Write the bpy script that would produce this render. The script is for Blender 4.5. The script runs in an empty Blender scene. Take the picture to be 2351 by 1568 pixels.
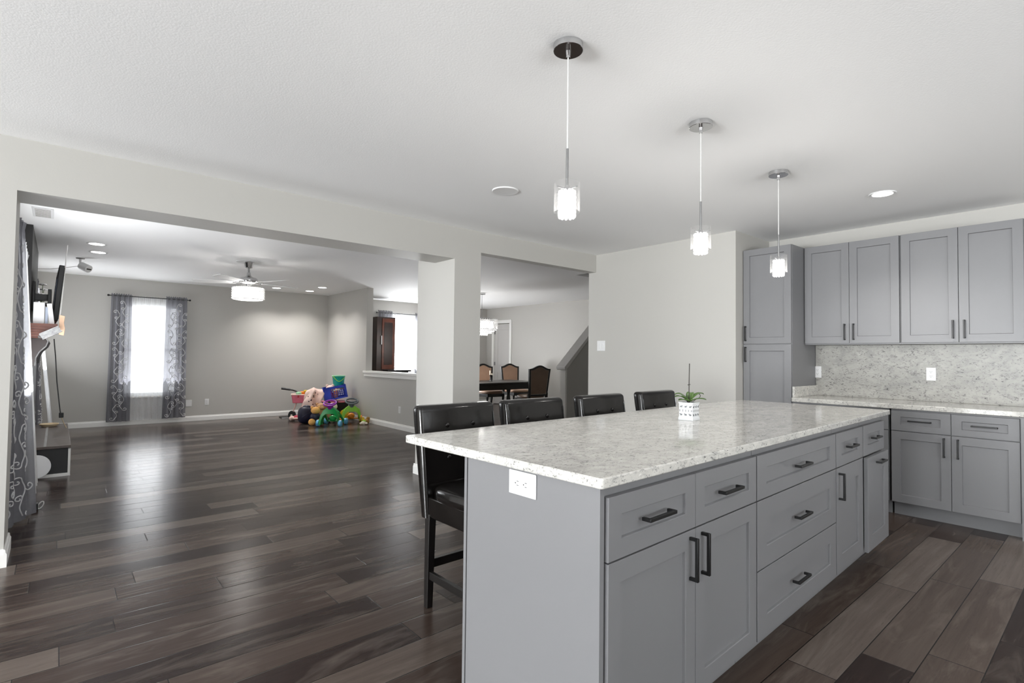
import bpy, bmesh, math, random
from math import sin, cos, pi, radians
from mathutils import Vector, Matrix

C = bpy.context.scene
COL = C.collection
HC = 2.5476            # ceiling height
ISL = 0.0323           # the island stands very slightly askew
I0 = (1.1496, 0.9486)  # its near corner

# ------------------------------------------------------------------ camera
cam_d = bpy.data.cameras.new('camera')
cam = bpy.data.objects.new('camera', cam_d)
COL.objects.link(cam)
F_PX, YAW, PIT, ROL = 1213.47, 0.86022, 0.02807, 0.01130
fw = Vector((cos(YAW) * cos(PIT), sin(YAW) * cos(PIT), sin(PIT)))
rt = Vector((sin(YAW), -cos(YAW), 0))
up = rt.cross(fw)
r2 = cos(ROL) * rt + sin(ROL) * up
u2 = cos(ROL) * up - sin(ROL) * rt
M = Matrix.Identity(4)
for i in range(3):
    M[i][0], M[i][1], M[i][2] = r2[i], u2[i], -fw[i]
M[2][3] = 1.2695
cam.matrix_world = M
cam_d.sensor_width = 36.0
cam_d.sensor_fit = 'HORIZONTAL'
cam_d.lens = F_PX / 2351 * 36.0
cam_d.clip_start = 0.02
C.camera = cam

# ------------------------------------------------------------------ look
C.view_settings.view_transform = 'Standard'
C.view_settings.look = 'None'
C.view_settings.gamma = 1.0
C.view_settings.use_curve_mapping = False
C.view_settings.exposure = 0.2
try:
    C.cycles.use_denoising = True
    C.cycles.max_bounces = 10
    C.cycles.diffuse_bounces = 6
    C.cycles.glossy_bounces = 4
    C.cycles.transmission_bounces = 8
    C.cycles.transparent_max_bounces = 16
    C.cycles.sample_clamp_indirect = 6.0
    C.cycles.caustics_reflective = False
    C.cycles.caustics_refractive = False
except Exception:
    pass

# ------------------------------------------------------------------ world: a pale overcast sky outside the windows
W = bpy.data.worlds.new('overcast')
C.world = W
W.use_nodes = True
bg = W.node_tree.nodes['Background']
bg.inputs[0].default_value = (0.93, 0.97, 1.0, 1)
bg.inputs[1].default_value = 2.2


def area(name, loc, direction, sx, sy, power, col=(1, 1, 1)):
    """area lamp standing in a window opening: daylight, plus the added ceiling fills"""
    d = bpy.data.lights.new(name, 'AREA')
    d.shape = 'RECTANGLE'
    d.size, d.size_y, d.energy, d.color = sx, sy, power, col
    o = bpy.data.objects.new(name, d)
    COL.objects.link(o)
    o.location = loc
    o.rotation_euler = Vector(direction).to_track_quat('-Z', 'Y').to_euler()
    return o


area('patio_daylight', (-6.75, 1.6, 1.2), (1, -0.05, 0.05), 4.2, 2.1, 350, (0.95, 0.98, 1.0))
area('patio_ceiling_fill', (-6.74, 1.6, 0.8), (1, 0.0, 1.1), 4.2, 1.3, 640, (0.95, 0.98, 1.0))  # added uplight at the patio door to brighten the kitchen ceiling
area('rear_ceiling_fill', (1.5, -4.5, 1.2), (0.1, 0.35, 1), 5.0, 1.0, 310, (0.95, 0.98, 1.0))  # added unseen uplight behind the camera for ceiling and island front
area('living_window_daylight', (1.28, 11.62, 1.31), (0, -1, 0.6), 0.9, 1.7, 20, (0.96, 0.98, 1.0))
area('living_side_daylight', (-0.6, 6.17, 1.3), (1, 0, 1.1), 1.2, 1.7, 85, (0.96, 0.98, 1.0))
area('living_far_side_daylight', (-0.6, 10.25, 1.3), (1, 0, 1.6), 1.1, 1.7, 42, (0.96, 0.98, 1.0))
area('dining_window_daylight', (6.33, 11.62, 1.31), (0, -1, 0.9), 0.95, 1.7, 230, (0.96, 0.98, 1.0))


def point(name, loc, power, radius=0.04, col=(1, 0.965, 0.925), parent=None):
    d = bpy.data.lights.new(name, 'POINT')
    d.energy, d.shadow_soft_size, d.color = power, radius, col
    o = bpy.data.objects.new(name, d)
    COL.objects.link(o)
    o.location = loc
    o.parent = parent
    return o


# ------------------------------------------------------------------ materials
def lin(c):
    c = c / 255.0
    return c / 12.92 if c <= 0.04045 else ((c + 0.055) / 1.055) ** 2.4


def S(r, g, b):
    return (lin(r), lin(g), lin(b), 1)


MATS = {}


def mat(name, color=None, rough=0.5, metal=0.0, spec=0.5, emit=None, strength=0.0, coat=0.0, bump=None, noise=None):
    """principled material; noise=(scale, amount) varies the colour a little, bump=(scale, strength)"""
    m = bpy.data.materials.new(name)
    m.use_nodes = True
    nt = m.node_tree
    b = nt.nodes['Principled BSDF']
    b.inputs['Base Color'].default_value = color
    b.inputs['Roughness'].default_value = rough
    b.inputs['Metallic'].default_value = metal
    b.inputs['Specular IOR Level'].default_value = spec
    b.inputs['Coat Weight'].default_value = coat
    if emit:
        b.inputs['Emission Color'].default_value = emit
        b.inputs['Emission Strength'].default_value = strength
    if noise or bump:
        tc = nt.nodes.new('ShaderNodeTexCoord')
    if noise:
        n = nt.nodes.new('ShaderNodeTexNoise')
        n.inputs['Scale'].default_value = noise[0]
        n.inputs['Detail'].default_value = 5
        nt.links.new(tc.outputs['Object'], n.inputs['Vector'])
        r = nt.nodes.new('ShaderNodeValToRGB')
        k = noise[1]
        r.color_ramp.elements[0].position = 0.3
        r.color_ramp.elements[1].position = 0.7
        r.color_ramp.elements[0].color = tuple(max(0, v * (1 - k)) for v in color[:3]) + (1,)
        r.color_ramp.elements[1].color = tuple(min(1, v * (1 + k)) for v in color[:3]) + (1,)
        nt.links.new(n.outputs['Fac'], r.inputs['Fac'])
        nt.links.new(r.outputs['Color'], b.inputs['Base Color'])
    if bump:
        n = nt.nodes.new('ShaderNodeTexNoise')
        n.inputs['Scale'].default_value = bump[0]
        n.inputs['Detail'].default_value = 4
        nt.links.new(tc.outputs['Object'], n.inputs['Vector'])
        bp = nt.nodes.new('ShaderNodeBump')
        bp.inputs['Strength'].default_value = bump[1]
        bp.inputs['Distance'].default_value = 0.004
        nt.links.new(n.outputs['Fac'], bp.inputs['Height'])
        nt.links.new(bp.outputs['Normal'], b.inputs['Normal'])
    MATS[name] = m
    return m


mat('wall', S(184, 182, 177), 0.55, bump=(90, 0.08))
mat('ceiling', S(246, 246, 246), 0.7, bump=(110, 0.18))
mat('trim', S(236, 235, 232), 0.35, noise=(3, 0.02))
mat('cabinet', S(120, 120, 122), 0.38, noise=(2, 0.015))
mat('cabinet_dark', S(110, 111, 113), 0.5, noise=(2, 0.02))
mat('black_metal', S(11, 11, 12), 0.4, 0.0, noise=(20, 0.1))
mat('leather', S(17, 15, 14), 0.17, spec=0.42, coat=0.1, bump=(14, 0.25), noise=(6, 0.25))
mat('black_wood', S(26, 24, 23), 0.33, noise=(9, 0.2))
mat('chrome', S(205, 205, 206), 0.12, 1.0, noise=(30, 0.03))
mat('steel', S(150, 150, 150), 0.3, 0.9, noise=(30, 0.05))
mat('cable', S(215, 214, 212), 0.4, noise=(10, 0.03))
mat('white_plastic', S(226, 226, 226), 0.3, noise=(8, 0.01))
mat('slot_dark', S(60, 60, 60), 0.5, noise=(8, 0.05))
mat('bulb', (1, 1, 1, 1), 0.4, emit=(1, 0.97, 0.92, 1), strength=7, noise=(4, 0.01))
mat('led', (1, 1, 1, 1), 0.4, emit=(1, 0.97, 0.93, 1), strength=9, noise=(4, 0.01))
mat('shade_glow', (1, 1, 1, 1), 0.3, emit=(1, 0.97, 0.92, 1), strength=1.6, noise=(4, 0.01))
mat('mahogany', S(96, 46, 28), 0.3, noise=(7, 0.35))
mat('dark_brown', S(44, 22, 14), 0.32, noise=(7, 0.35))
mat('chimney', S(44, 43, 43), 0.45, noise=(3, 0.3))
mat('black_matte', S(16, 16, 17), 0.5, noise=(5, 0.1))
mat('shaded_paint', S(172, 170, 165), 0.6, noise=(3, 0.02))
mat('hearth_wood', S(70, 57, 50), 0.35, noise=(12, 0.25))
mat('paper', S(232, 232, 234), 0.6, noise=(6, 0.03))
mat('paper_blue', S(176, 186, 204), 0.6, noise=(6, 0.05))
mat('paper_gray', S(150, 150, 150), 0.5, noise=(40, 0.3))
mat('peach', S(240, 200, 168), 0.5, noise=(9, 0.04))
mat('beige_cord', S(222, 204, 172), 0.6, noise=(9, 0.05))
mat('green_leaf', S(70, 98, 44), 0.4, noise=(20, 0.4))
mat('stem', S(38, 32, 26), 0.5, noise=(20, 0.2))
mat('soil', S(48, 38, 30), 0.9, noise=(60, 0.4))
mat('pot_white', S(220, 222, 224), 0.18, noise=(8, 0.01))
mat('pot_print', S(92, 96, 100), 0.4, noise=(8, 0.1))
mat('tan_leather', S(166, 134, 112), 0.4, noise=(6, 0.06))
mat('brown_leather', S(88, 71, 58), 0.3, noise=(6, 0.12))
mat('screen', S(10, 10, 12), 0.12, noise=(3, 0.05))
mat('tv_back', S(60, 72, 96), 0.35, noise=(5, 0.1))
mat('door_paint', S(196, 194, 191), 0.4, noise=(3, 0.015))
mat('scroll', S(206, 206, 208), 0.5, noise=(10, 0.05))
for nm, c, ro in (('teal', (28, 172, 160), .35), ('teal_dark', (18, 70, 84), .4), ('lime', (140, 200, 60), .35), ('yellow', (222, 190, 40), .4),
                  ('blue', (44, 66, 196), .35), ('navy', (26, 26, 52), .45), ('green', (22, 158, 76), .3), ('purple', (146, 34, 170), .3),
                  ('sky', (104, 184, 224), .3), ('orange', (240, 140, 36), .35), ('toy_gray', (92, 100, 104), .35), ('pink', (236, 130, 150), .35),
                  ('rose', (200, 70, 90), .4), ('pale_pink', (238, 208, 196), .8), ('print_dark', (70, 40, 50), .8), ('cream', (242, 232, 214), .8),
                  ('tan_fur', (196, 152, 112), .9), ('black_fur', (20, 19, 20), .9), ('gold_fur', (240, 182, 106), .9), ('mint', (168, 220, 176), .5),
                  ('brown_fur', (150, 110, 50), .9), ('dark_gray', (64, 66, 66), .4), ('red', (196, 40, 44), .4)):
    mat(nm, S(*c), ro, noise=(12, 0.08))


def nodes(name):
    m = bpy.data.materials.new(name)
    m.use_nodes = True
    MATS[name] = m
    return m.node_tree, m.node_tree.nodes, m.node_tree.links, m.node_tree.nodes['Principled BSDF']


def ramp(nt, fac, stops):
    r = nt.nodes.new('ShaderNodeValToRGB')
    e = r.color_ramp.elements
    e[0].position, e[0].color = stops[0]
    e[1].position, e[1].color = stops[-1]
    for p, c in stops[1:-1]:
        x = e.new(p)
        x.color = c
    nt.links.new(fac, r.inputs['Fac'])
    return r.outputs['Color']


def math_n(nt, op, a, b=None):
    n = nt.nodes.new('ShaderNodeMath')
    n.operation = op
    for i, v in enumerate((a, b)):
        if v is None:
            continue
        if isinstance(v, (int, float)):
            n.inputs[i].default_value = v
        else:
            nt.links.new(v, n.inputs[i])
    return n.outputs[0]


def mix_c(nt, fac, a, b, mode='MIX'):
    n = nt.nodes.new('ShaderNodeMix')
    n.data_type = 'RGBA'
    n.blend_type = mode
    for i, v in ((0, fac), (6, a), (7, b)):
        if isinstance(v, (int, float)):
            n.inputs[i].default_value = v
        elif isinstance(v, tuple):
            n.inputs[i].default_value = v
        else:
            nt.links.new(v, n.inputs[i])
    return n.outputs[2]


def plank_floor():
    nt, N, L, b = nodes('plank_floor')
    tc = N.new('ShaderNodeTexCoord')
    sp = N.new('ShaderNodeSeparateXYZ')
    L.new(tc.outputs['Object'], sp.inputs[0])
    x, y = sp.outputs[0], sp.outputs[1]
    PW, PL = 0.187, 1.22
    ys = math_n(nt, 'ADD', math_n(nt, 'DIVIDE', y, PW), 19.904)
    row = math_n(nt, 'FLOOR', ys)
    fy = math_n(nt, 'FRACT', ys)
    wr = N.new('ShaderNodeTexWhiteNoise')
    wr.noise_dimensions = '1D'
    L.new(row, wr.inputs['W'])
    xs = math_n(nt, 'ADD', math_n(nt, 'DIVIDE', x, PL), math_n(nt, 'MULTIPLY', wr.outputs['Value'], 7.31))
    col = math_n(nt, 'FLOOR', xs)
    fx = math_n(nt, 'FRACT', xs)
    cv = N.new('ShaderNodeCombineXYZ')
    L.new(row, cv.inputs[0])
    L.new(col, cv.inputs[1])
    wn = N.new('ShaderNodeTexWhiteNoise')
    wn.noise_dimensions = '3D'
    L.new(cv.outputs[0], wn.inputs['Vector'])
    pid = wn.outputs['Value']
    base = ramp(nt, pid, [(0.0, S(46, 35, 32)), (0.3, S(57, 46, 42)), (0.55, S(71, 59, 53)), (0.8, S(90, 79, 72)), (1.0, S(112, 102, 95))])

    def grain(sx, sy, detail, dist):
        g = N.new('ShaderNodeCombineXYZ')
        L.new(math_n(nt, 'ADD', math_n(nt, 'MULTIPLY', x, sx), math_n(nt, 'MULTIPLY', pid, 91.0)), g.inputs[0])
        L.new(math_n(nt, 'MULTIPLY', y, sy), g.inputs[1])
        L.new(math_n(nt, 'MULTIPLY', pid, 37.0), g.inputs[2])
        n = N.new('ShaderNodeTexNoise')
        n.inputs['Scale'].default_value = 1.0
        n.inputs['Detail'].default_value = detail
        n.inputs['Roughness'].default_value = 0.62
        n.inputs['Distortion'].default_value = dist
        L.new(g.outputs[0], n.inputs['Vector'])
        return n.outputs['Fac']
    g1 = grain(1.6, 40, 7, 0.5)
    g2 = grain(1.1, 7.0, 4, 1.6)
    g3 = grain(14, 130, 3, 0.2)
    c = mix_c(nt, ramp(nt, g1, [(0.3, (0, 0, 0, 1)), (0.75, (1, 1, 1, 1))]), mix_c(nt, 1.0, base, (0.74, 0.72, 0.71, 1), 'MULTIPLY'), base)
    c = mix_c(nt, ramp(nt, g2, [(0.5, (0, 0, 0, 1)), (0.78, (0.42, 0.42, 0.42, 1))]), c, S(132, 122, 113))
    c = mix_c(nt, ramp(nt, g3, [(0.6, (0, 0, 0, 1)), (0.75, (0.3, 0.3, 0.3, 1))]), c, S(40, 34, 33))
    ey = math_n(nt, 'MULTIPLY', math_n(nt, 'MINIMUM', fy, math_n(nt, 'SUBTRACT', 1.0, fy)), PW)
    ex = math_n(nt, 'MULTIPLY', math_n(nt, 'MINIMUM', fx, math_n(nt, 'SUBTRACT', 1.0, fx)), PL)
    e = math_n(nt, 'MINIMUM', ex, ey)
    seam = math_n(nt, 'LESS_THAN', e, 0.002)
    c = mix_c(nt, seam, c, S(26, 21, 20))
    L.new(c, b.inputs['Base Color'])
    rr = math_n(nt, 'ADD', math_n(nt, 'MULTIPLY', g1, 0.13), 0.16)
    L.new(rr, b.inputs['Roughness'])
    b.inputs['Specular IOR Level'].default_value = 0.14
    h = math_n(nt, 'ADD', math_n(nt, 'MULTIPLY', g1, 0.6), math_n(nt, 'MULTIPLY', ramp(nt, e, [(0.0, (0, 0, 0, 1)), (0.004, (1, 1, 1, 1))]), 0.8))
    bp = N.new('ShaderNodeBump')
    bp.inputs['Strength'].default_value = 0.22
    bp.inputs['Distance'].default_value = 0.003
    L.new(h, bp.inputs['Height'])
    L.new(bp.outputs['Normal'], b.inputs['Normal'])


def granite(name, stretch, rot=0.0):
    nt, N, L, b = nodes(name)
    tc = N.new('ShaderNodeTexCoord')
    mp = N.new('ShaderNodeMapping')
    mp.inputs['Scale'].default_value = stretch
    mp.inputs['Rotation'].default_value = (rot if name == 'granite_shaded' else 0, 0, rot if name != 'granite_shaded' else 0)
    L.new(tc.outputs['Object'], mp.inputs['Vector'])

    def noise(scale, detail, rough, dist):
        n = N.new('ShaderNodeTexNoise')
        n.inputs['Scale'].default_value = scale
        n.inputs['Detail'].default_value = detail
        n.inputs['Roughness'].default_value = rough
        n.inputs['Distortion'].default_value = dist
        L.new(mp.outputs[0], n.inputs['Vector'])
        return n.outputs['Fac']
    big = noise(5.0, 6, 0.6, 1.5)
    mid = noise(26, 8, 0.72, 1.2)
    fine = noise(75, 6, 0.7, 0.6)
    c = ramp(nt, big, [(0.3, S(214, 212, 206)), (0.5, S(200, 198, 192)), (0.72, S(180, 179, 175))])
    c = mix_c(nt, ramp(nt, mid, [(0.52, (0, 0, 0, 1)), (0.72, (0.85, 0.85, 0.85, 1))]), c, S(136, 135, 133))
    dk = math_n(nt, 'MULTIPLY', ramp(nt, fine, [(0.53, (0, 0, 0, 1)), (0.62, (1, 1, 1, 1))]), ramp(nt, mid, [(0.46, (0, 0, 0, 1)), (0.57, (1, 1, 1, 1))]))
    c = mix_c(nt, dk, c, S(58, 58, 60))
    wt = ramp(nt, noise(40, 4, 0.6, 0.4), [(0.62, (0, 0, 0, 1)), (0.74, (0.7, 0.7, 0.7, 1))])
    c = mix_c(nt, wt, c, S(236, 234, 230))
    if name == 'granite_shaded':   # same stone, darkened for the shade under the wall cabinets
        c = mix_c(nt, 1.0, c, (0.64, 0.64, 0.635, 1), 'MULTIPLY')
    L.new(c, b.inputs['Base Color'])
    b.inputs['Roughness'].default_value = 0.3 if name == 'granite_shaded' else 0.1
    b.inputs['Specular IOR Level'].default_value = 0.25 if name == 'granite_shaded' else 0.5


plank_floor()
granite('granite', (1.0, 1.6, 1.6), 0.5)
granite('granite_shaded', (1.0, 0.8, 1.3), 0.35)


def glass_mat(name, tint=(1, 1, 1, 1), fac=0.08, edge=0.35, milk=0.0):
    nt, N, L, b = nodes(name)
    N.remove(b)
    out = N['Material Output']
    tr = N.new('ShaderNodeBsdfTransparent')
    tr.inputs[0].default_value = tint
    gl = N.new('ShaderNodeBsdfGlossy')
    gl.inputs['Roughness'].default_value = 0.03
    lw = N.new('ShaderNodeLayerWeight')
    lw.inputs['Blend'].default_value = 0.25
    f = math_n(nt, 'ADD', math_n(nt, 'MULTIPLY', lw.outputs['Facing'], edge), fac)
    mx = N.new('ShaderNodeMixShader')
    L.new(f, mx.inputs[0])
    L.new(tr.outputs[0], mx.inputs[1])
    if milk:   # a faintly milky rim
        tl = N.new('ShaderNodeBsdfTranslucent')
        tl.inputs[0].default_value = (1, 1, 1, 1)
        mk = N.new('ShaderNodeMixShader')
        mk.inputs[0].default_value = milk
        L.new(gl.outputs[0], mk.inputs[1])
        L.new(tl.outputs[0], mk.inputs[2])
        L.new(mk.outputs[0], mx.inputs[2])
    else:
        L.new(gl.outputs[0], mx.inputs[2])
    L.new(mx.outputs[0], out.inputs[0])


glass_mat('pane_glass', fac=0.04, edge=0.1)
glass_mat('lamp_glass', (0.98, 0.98, 0.98, 1), fac=0.05, edge=0.4, milk=0.3)


def cloth_mat(name, col, transp, transl, rough=0.9):
    nt, N, L, b = nodes(name)
    N.remove(b)
    out = N['Material Output']
    tc = N.new('ShaderNodeTexCoord')
    nz = N.new('ShaderNodeTexNoise')
    nz.inputs['Scale'].default_value = 40
    L.new(tc.outputs['Object'], nz.inputs['Vector'])
    cc = ramp(nt, nz.outputs['Fac'], [(0.3, tuple(v * 0.93 for v in col[:3]) + (1,)), (0.7, col)])
    df = N.new('ShaderNodeBsdfDiffuse')
    tl = N.new('ShaderNodeBsdfTranslucent')
    L.new(cc, df.inputs[0])
    L.new(cc, tl.inputs[0])
    tp = N.new('ShaderNodeBsdfTransparent')
    m1 = N.new('ShaderNodeMixShader')
    m1.inputs[0].default_value = transl
    L.new(df.outputs[0], m1.inputs[1])
    L.new(tl.outputs[0], m1.inputs[2])
    m2 = N.new('ShaderNodeMixShader')
    m2.inputs[0].default_value = transp
    L.new(m1.outputs[0], m2.inputs[1])
    L.new(tp.outputs[0], m2.inputs[2])
    L.new(m2.outputs[0], out.inputs[0])


cloth_mat('sheer', (0.95, 0.96, 0.98, 1), 0.35, 0.5)
cloth_mat('drape', S(140, 140, 147), 0.14, 0.4)
cloth_mat('crystal', (0.98, 0.98, 0.98, 1), 0.45, 0.5)


# ------------------------------------------------------------------ mesh builder
class B:
    def __init__(s):
        s.v, s.f, s.m = [], [], []
        s.mi = 0

    def add(s, vs, fs):
        o = len(s.v)
        s.v += [Vector(p) for p in vs]
        s.f += [tuple(i + o for i in f) for f in fs]
        s.m += [s.mi] * len(fs)
        return s

    def box(s, x0, x1, y0, y1, z0, z1):
        if x0 > x1: x0, x1 = x1, x0
        if y0 > y1: y0, y1 = y1, y0
        if z0 > z1: z0, z1 = z1, z0
        return s.add([(x0, y0, z0), (x1, y0, z0), (x1, y1, z0), (x0, y1, z0), (x0, y0, z1), (x1, y0, z1), (x1, y1, z1), (x0, y1, z1)],
                     [(0, 3, 2, 1), (4, 5, 6, 7), (0, 1, 5, 4), (1, 2, 6, 5), (2, 3, 7, 6), (3, 0, 4, 7)])

    def loft(s, rings, cap=True, closed=False):
        n = len(rings[0])
        vs = [p for r in rings for p in r]
        fs = []
        for i in range(len(rings) - (0 if closed else 1)):
            a, b_ = i * n, ((i + 1) % len(rings)) * n
            for j in range(n):
                k = (j + 1) % n
                fs.append((a + j, a + k, b_ + k, b_ + j))
        if cap and not closed:
            fs.append(tuple(reversed(range(n))))
            fs.append(tuple(range((len(rings) - 1) * n, len(rings) * n)))
        return s.add(vs, fs)

    def cyl(s, p0, p1, r0, r1=None, n=16):
        p0, p1 = Vector(p0), Vector(p1)
        r1 = r0 if r1 is None else r1
        d = (p1 - p0).normalized()
        a = d.orthogonal().normalized()
        b_ = d.cross(a)
        return s.loft([[p + (a * cos(2 * pi * i / n) + b_ * sin(2 * pi * i / n)) * r for i in range(n)] for p, r in ((p0, r0), (p1, r1))])

    def lathe(s, prof, c=(0, 0, 0), n=24, cap=True):
        c = Vector(c)
        return s.loft([[c + Vector((r * cos(2 * pi * i / n), r * sin(2 * pi * i / n), z)) for i in range(n)] for r, z in prof], cap)

    def tube(s, pts, r, n=8, closed=False, flat=1.0):
        pts = [Vector(p) for p in pts]
        rings = []
        a = None
        m = len(pts)
        for i, p in enumerate(pts):
            q0 = pts[(i - 1) % m] if (closed or i > 0) else p
            q1 = pts[(i + 1) % m] if (closed or i < m - 1) else p
            d = (q1 - q0).normalized()
            a = d.orthogonal().normalized() if a is None else (a - d * a.dot(d)).normalized()
            b_ = d.cross(a)
            rr = r[i] if isinstance(r, (list, tuple)) else r
            rings.append([p + (a * cos(2 * pi * j / n) + b_ * sin(2 * pi * j / n) * flat) * rr for j in range(n)])
        return s.loft(rings, True, closed)

    def prism(s, poly, axis, lo, hi):
        def P(u, w, t):
            return {'x': (t, u, w), 'y': (u, t, w), 'z': (u, w, t)}[axis]
        return s.loft([[P(u, w, lo) for u, w in poly], [P(u, w, hi) for u, w in poly]])

    def sheet(s, fn, nu, nv):
        vs = [fn(i / nu, j / nv) for j in range(nv + 1) for i in range(nu + 1)]
        return s.add(vs, [(j * (nu + 1) + i, j * (nu + 1) + i + 1, (j + 1) * (nu + 1) + i + 1, (j + 1) * (nu + 1) + i) for j in range(nv) for i in range(nu)])

    def sph(s, c, r, nu=16, nv=10, e=1.0):
        """ellipsoid; e below 1 squares it off"""
        c = Vector(c)
        r = (r, r, r) if isinstance(r, (int, float)) else r
        g = lambda t: math.copysign(abs(t) ** e, t)
        rings = []
        for j in range(nv + 1):
            th = -pi / 2 + pi * j / nv
            rings.append([c + Vector((r[0] * g(cos(th)) * g(cos(2 * pi * i / nu)), r[1] * g(cos(th)) * g(sin(2 * pi * i / nu)), r[2] * g(sin(th)))) for i in range(nu)])
        return s.loft(rings, False)

    def xf(s, mtx, start=0):
        for i in range(start, len(s.v)):
            s.v[i] = mtx @ s.v[i]
        return s

    def build(s, name, m, parent=None, bevel=0.0, smooth=40, world=False, seg=2, sub=0):
        off = parent.location if (world and parent) else Vector((0, 0, 0))
        me = bpy.data.meshes.new(name)
        me.from_pydata([tuple(p - off) for p in s.v], [], s.f)
        ms = m if isinstance(m, (list, tuple)) else [m]
        for x in ms:
            me.materials.append(MATS[x])
        me.polygons.foreach_set('material_index', s.m)
        bm = bmesh.new()
        bm.from_mesh(me)
        bmesh.ops.remove_doubles(bm, verts=bm.verts, dist=1e-6)
        bmesh.ops.recalc_face_normals(bm, faces=bm.faces)
        bm.to_mesh(me)
        bm.free()
        if smooth:
            me.polygons.foreach_set('use_smooth', [True] * len(me.polygons))
            me.set_sharp_from_angle(angle=radians(smooth))
        o = bpy.data.objects.new(name, me)
        COL.objects.link(o)
        if parent:
            o.parent = parent
        if bevel:
            bv = o.modifiers.new('edge', 'BEVEL')
            bv.width = bevel
            bv.segments = seg
            bv.limit_method = 'ANGLE'
            bv.angle_limit = radians(50)
        if sub:
            sb = o.modifiers.new('smooth', 'SUBSURF')
            sb.levels = sub
            sb.render_levels = sub
        return o


def tag(o, label, cat, group=None):
    o['label'] = label
    o['category'] = cat
    if group:
        o['group'] = group
    return o


def thing(name, label, cat, loc=(0, 0, 0), rotz=0.0, group=None):
    o = bpy.data.objects.new(name, None)
    o.empty_display_size = 0.1
    COL.objects.link(o)
    o.location = loc
    o.rotation_euler = (0, 0, rotz)
    return tag(o, label, cat, group)


def struct(o):
    o['kind'] = 'structure'
    return o


def kids(o):
    return [c for c in COL.objects if c.parent == o]


def dup(o, parent=None):
    c = o.copy()
    COL.objects.link(c)
    c.parent = parent
    for ch in kids(o):
        dup(ch, c)
    return c


# ------------------------------------------------------------------ setting
YB, YB2, YF = 4.316, 4.673, 11.363
XL, XS, XC, XD, XP = -0.32, 5.094, 5.851, 8.87, 4.46
T = 0.12

struct(B().box(-6.9, 10.2, -4.6, 12.0, -0.1, 0.0).build('floor', 'plank_floor', smooth=0))
struct(B().box(-6.9, 9.2, -4.6, 4.436, HC, HC + .1).box(-6.9, 6.1, 4.436, 5.58, HC, HC + .1).box(7.8, 9.2, 4.436, 5.58, HC, HC + .1)
         .box(-6.9, 9.2, 5.58, 11.6, HC, HC + .1).build('ceiling', 'ceiling', smooth=0))
# shaft above the stairs
struct(B().box(5.98, 6.1, 4.3, 5.7, HC + .1, 4.6).box(7.8, 7.92, 4.3, 5.7, HC + .1, 4.6).box(6.1, 7.8, 5.58, 5.7, HC + .1, 4.6)
       .box(6.1, 7.8, 4.3, 4.436, HC + .1, 4.6).box(5.98, 7.92, 4.3, 5.7, 4.6, 4.7).build('wall_stairwell', 'wall', smooth=0))


def wall_with_holes(name, axis, pos, thick, a0, a1, holes, z1=HC):
    """a wall along an axis with rectangular openings (a0, a1, z0, z1)"""
    b = B()

    def bx(u0, u1, z0, z1_):
        if u1 - u0 < 1e-4 or z1_ - z0 < 1e-4:
            return
        if axis == 'x':
            b.box(u0, u1, pos, pos + thick, z0, z1_)
        else:
            b.box(pos, pos + thick, u0, u1, z0, z1_)
    u = a0
    for h in sorted(holes):
        bx(u, h[0], 0, z1)
        bx(h[0], h[1], 0, h[2])
        bx(h[0], h[1], h[3], z1)
        u = h[1]
    bx(u, a1, 0, z1)
    return struct(b.build(name, 'wall', smooth=0))


WIN1 = (0.86, 1.70, 0.50, 2.12)   # living room, far wall
WIN2 = (5.90, 6.76, 0.50, 2.12)   # dining room, far wall
WIN3 = (5.62, 6.72, 0.50, 2.10)   # living room, side wall, near
WIN4 = (9.75, 10.75, 0.50, 2.10)  # living room, side wall, far
DOOR1 = (-0.5, 3.7, 0.0, 2.25)
DOOR3 = (-1.1, 4.1, 0.1, 2.2)   # wide unseen rear window, added to carry the upward fill     # patio door in the breakfast area
DOOR2 = (10.40, 11.04, 0.0, 2.14)  # dining room
wall_with_holes('wall_far', 'x', YF, T, XL - T, XD + T, [WIN1, WIN2])
wall_with_holes('wall_fireplace', 'y', XL - T, T, YB2, YF, [WIN3, WIN4])
wall_with_holes('wall_rear', 'x', -4.4 - T, T, -6.6, XC + T, [DOOR3])
wall_with_holes('wall_patio', 'y', -6.6 - T, T, -4.52, YB, [DOOR1])
wall_with_holes('wall_dining', 'y', XD, T, 4.3, YF, [DOOR2])
struct(B().box(XC, XC + T, -4.52, 2.5215, 0, HC).build('wall_cabinets', 'wall', smooth=0))
struct(B().box(XS, XS + T, 2.6415, 4.436, 0, HC).box(XS, XC + T, 2.5215, 2.6415, 0, HC).build('wall_switch', 'wall', smooth=0))
struct(B().box(XS + T, XD, 4.316, 4.436, 0, HC).build('wall_stairs', 'wall', smooth=0))
struct(B().box(-6.6 - T, -0.206, YB, YB2, 0, HC).box(-0.206, 2.956, YB, YB2, 2.2304, HC).box(2.956, 3.28, YB, 5.013, 0, HC)
       .box(3.28, XS, YB, 4.436, 2.332, HC).build('wall_opening', 'wall', smooth=0))
# half wall between living and dining room: full height to 9.43, then a pass-through with a sill
struct(B().box(XP, XP + .128, 9.44, YF, 0, HC).box(XP, XP + .128, 6.4, 9.44, 0, 0.90).build('wall_passthrough', 'wall', smooth=0))
struct(B().box(XP - .035, XP + .165, 6.38, 9.50, 0.925, 0.965).box(XP - .018, XP, 6.38, 9.48, 0.862, 0.925)
       .box(XP + .128, XP + .146, 6.38, 9.44, 0.862, 0.925).box(XP, XP + .128, 6.4, 9.44, 0.90, 0.925).build('trim_passthrough', 'trim', bevel=0.006))


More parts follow.
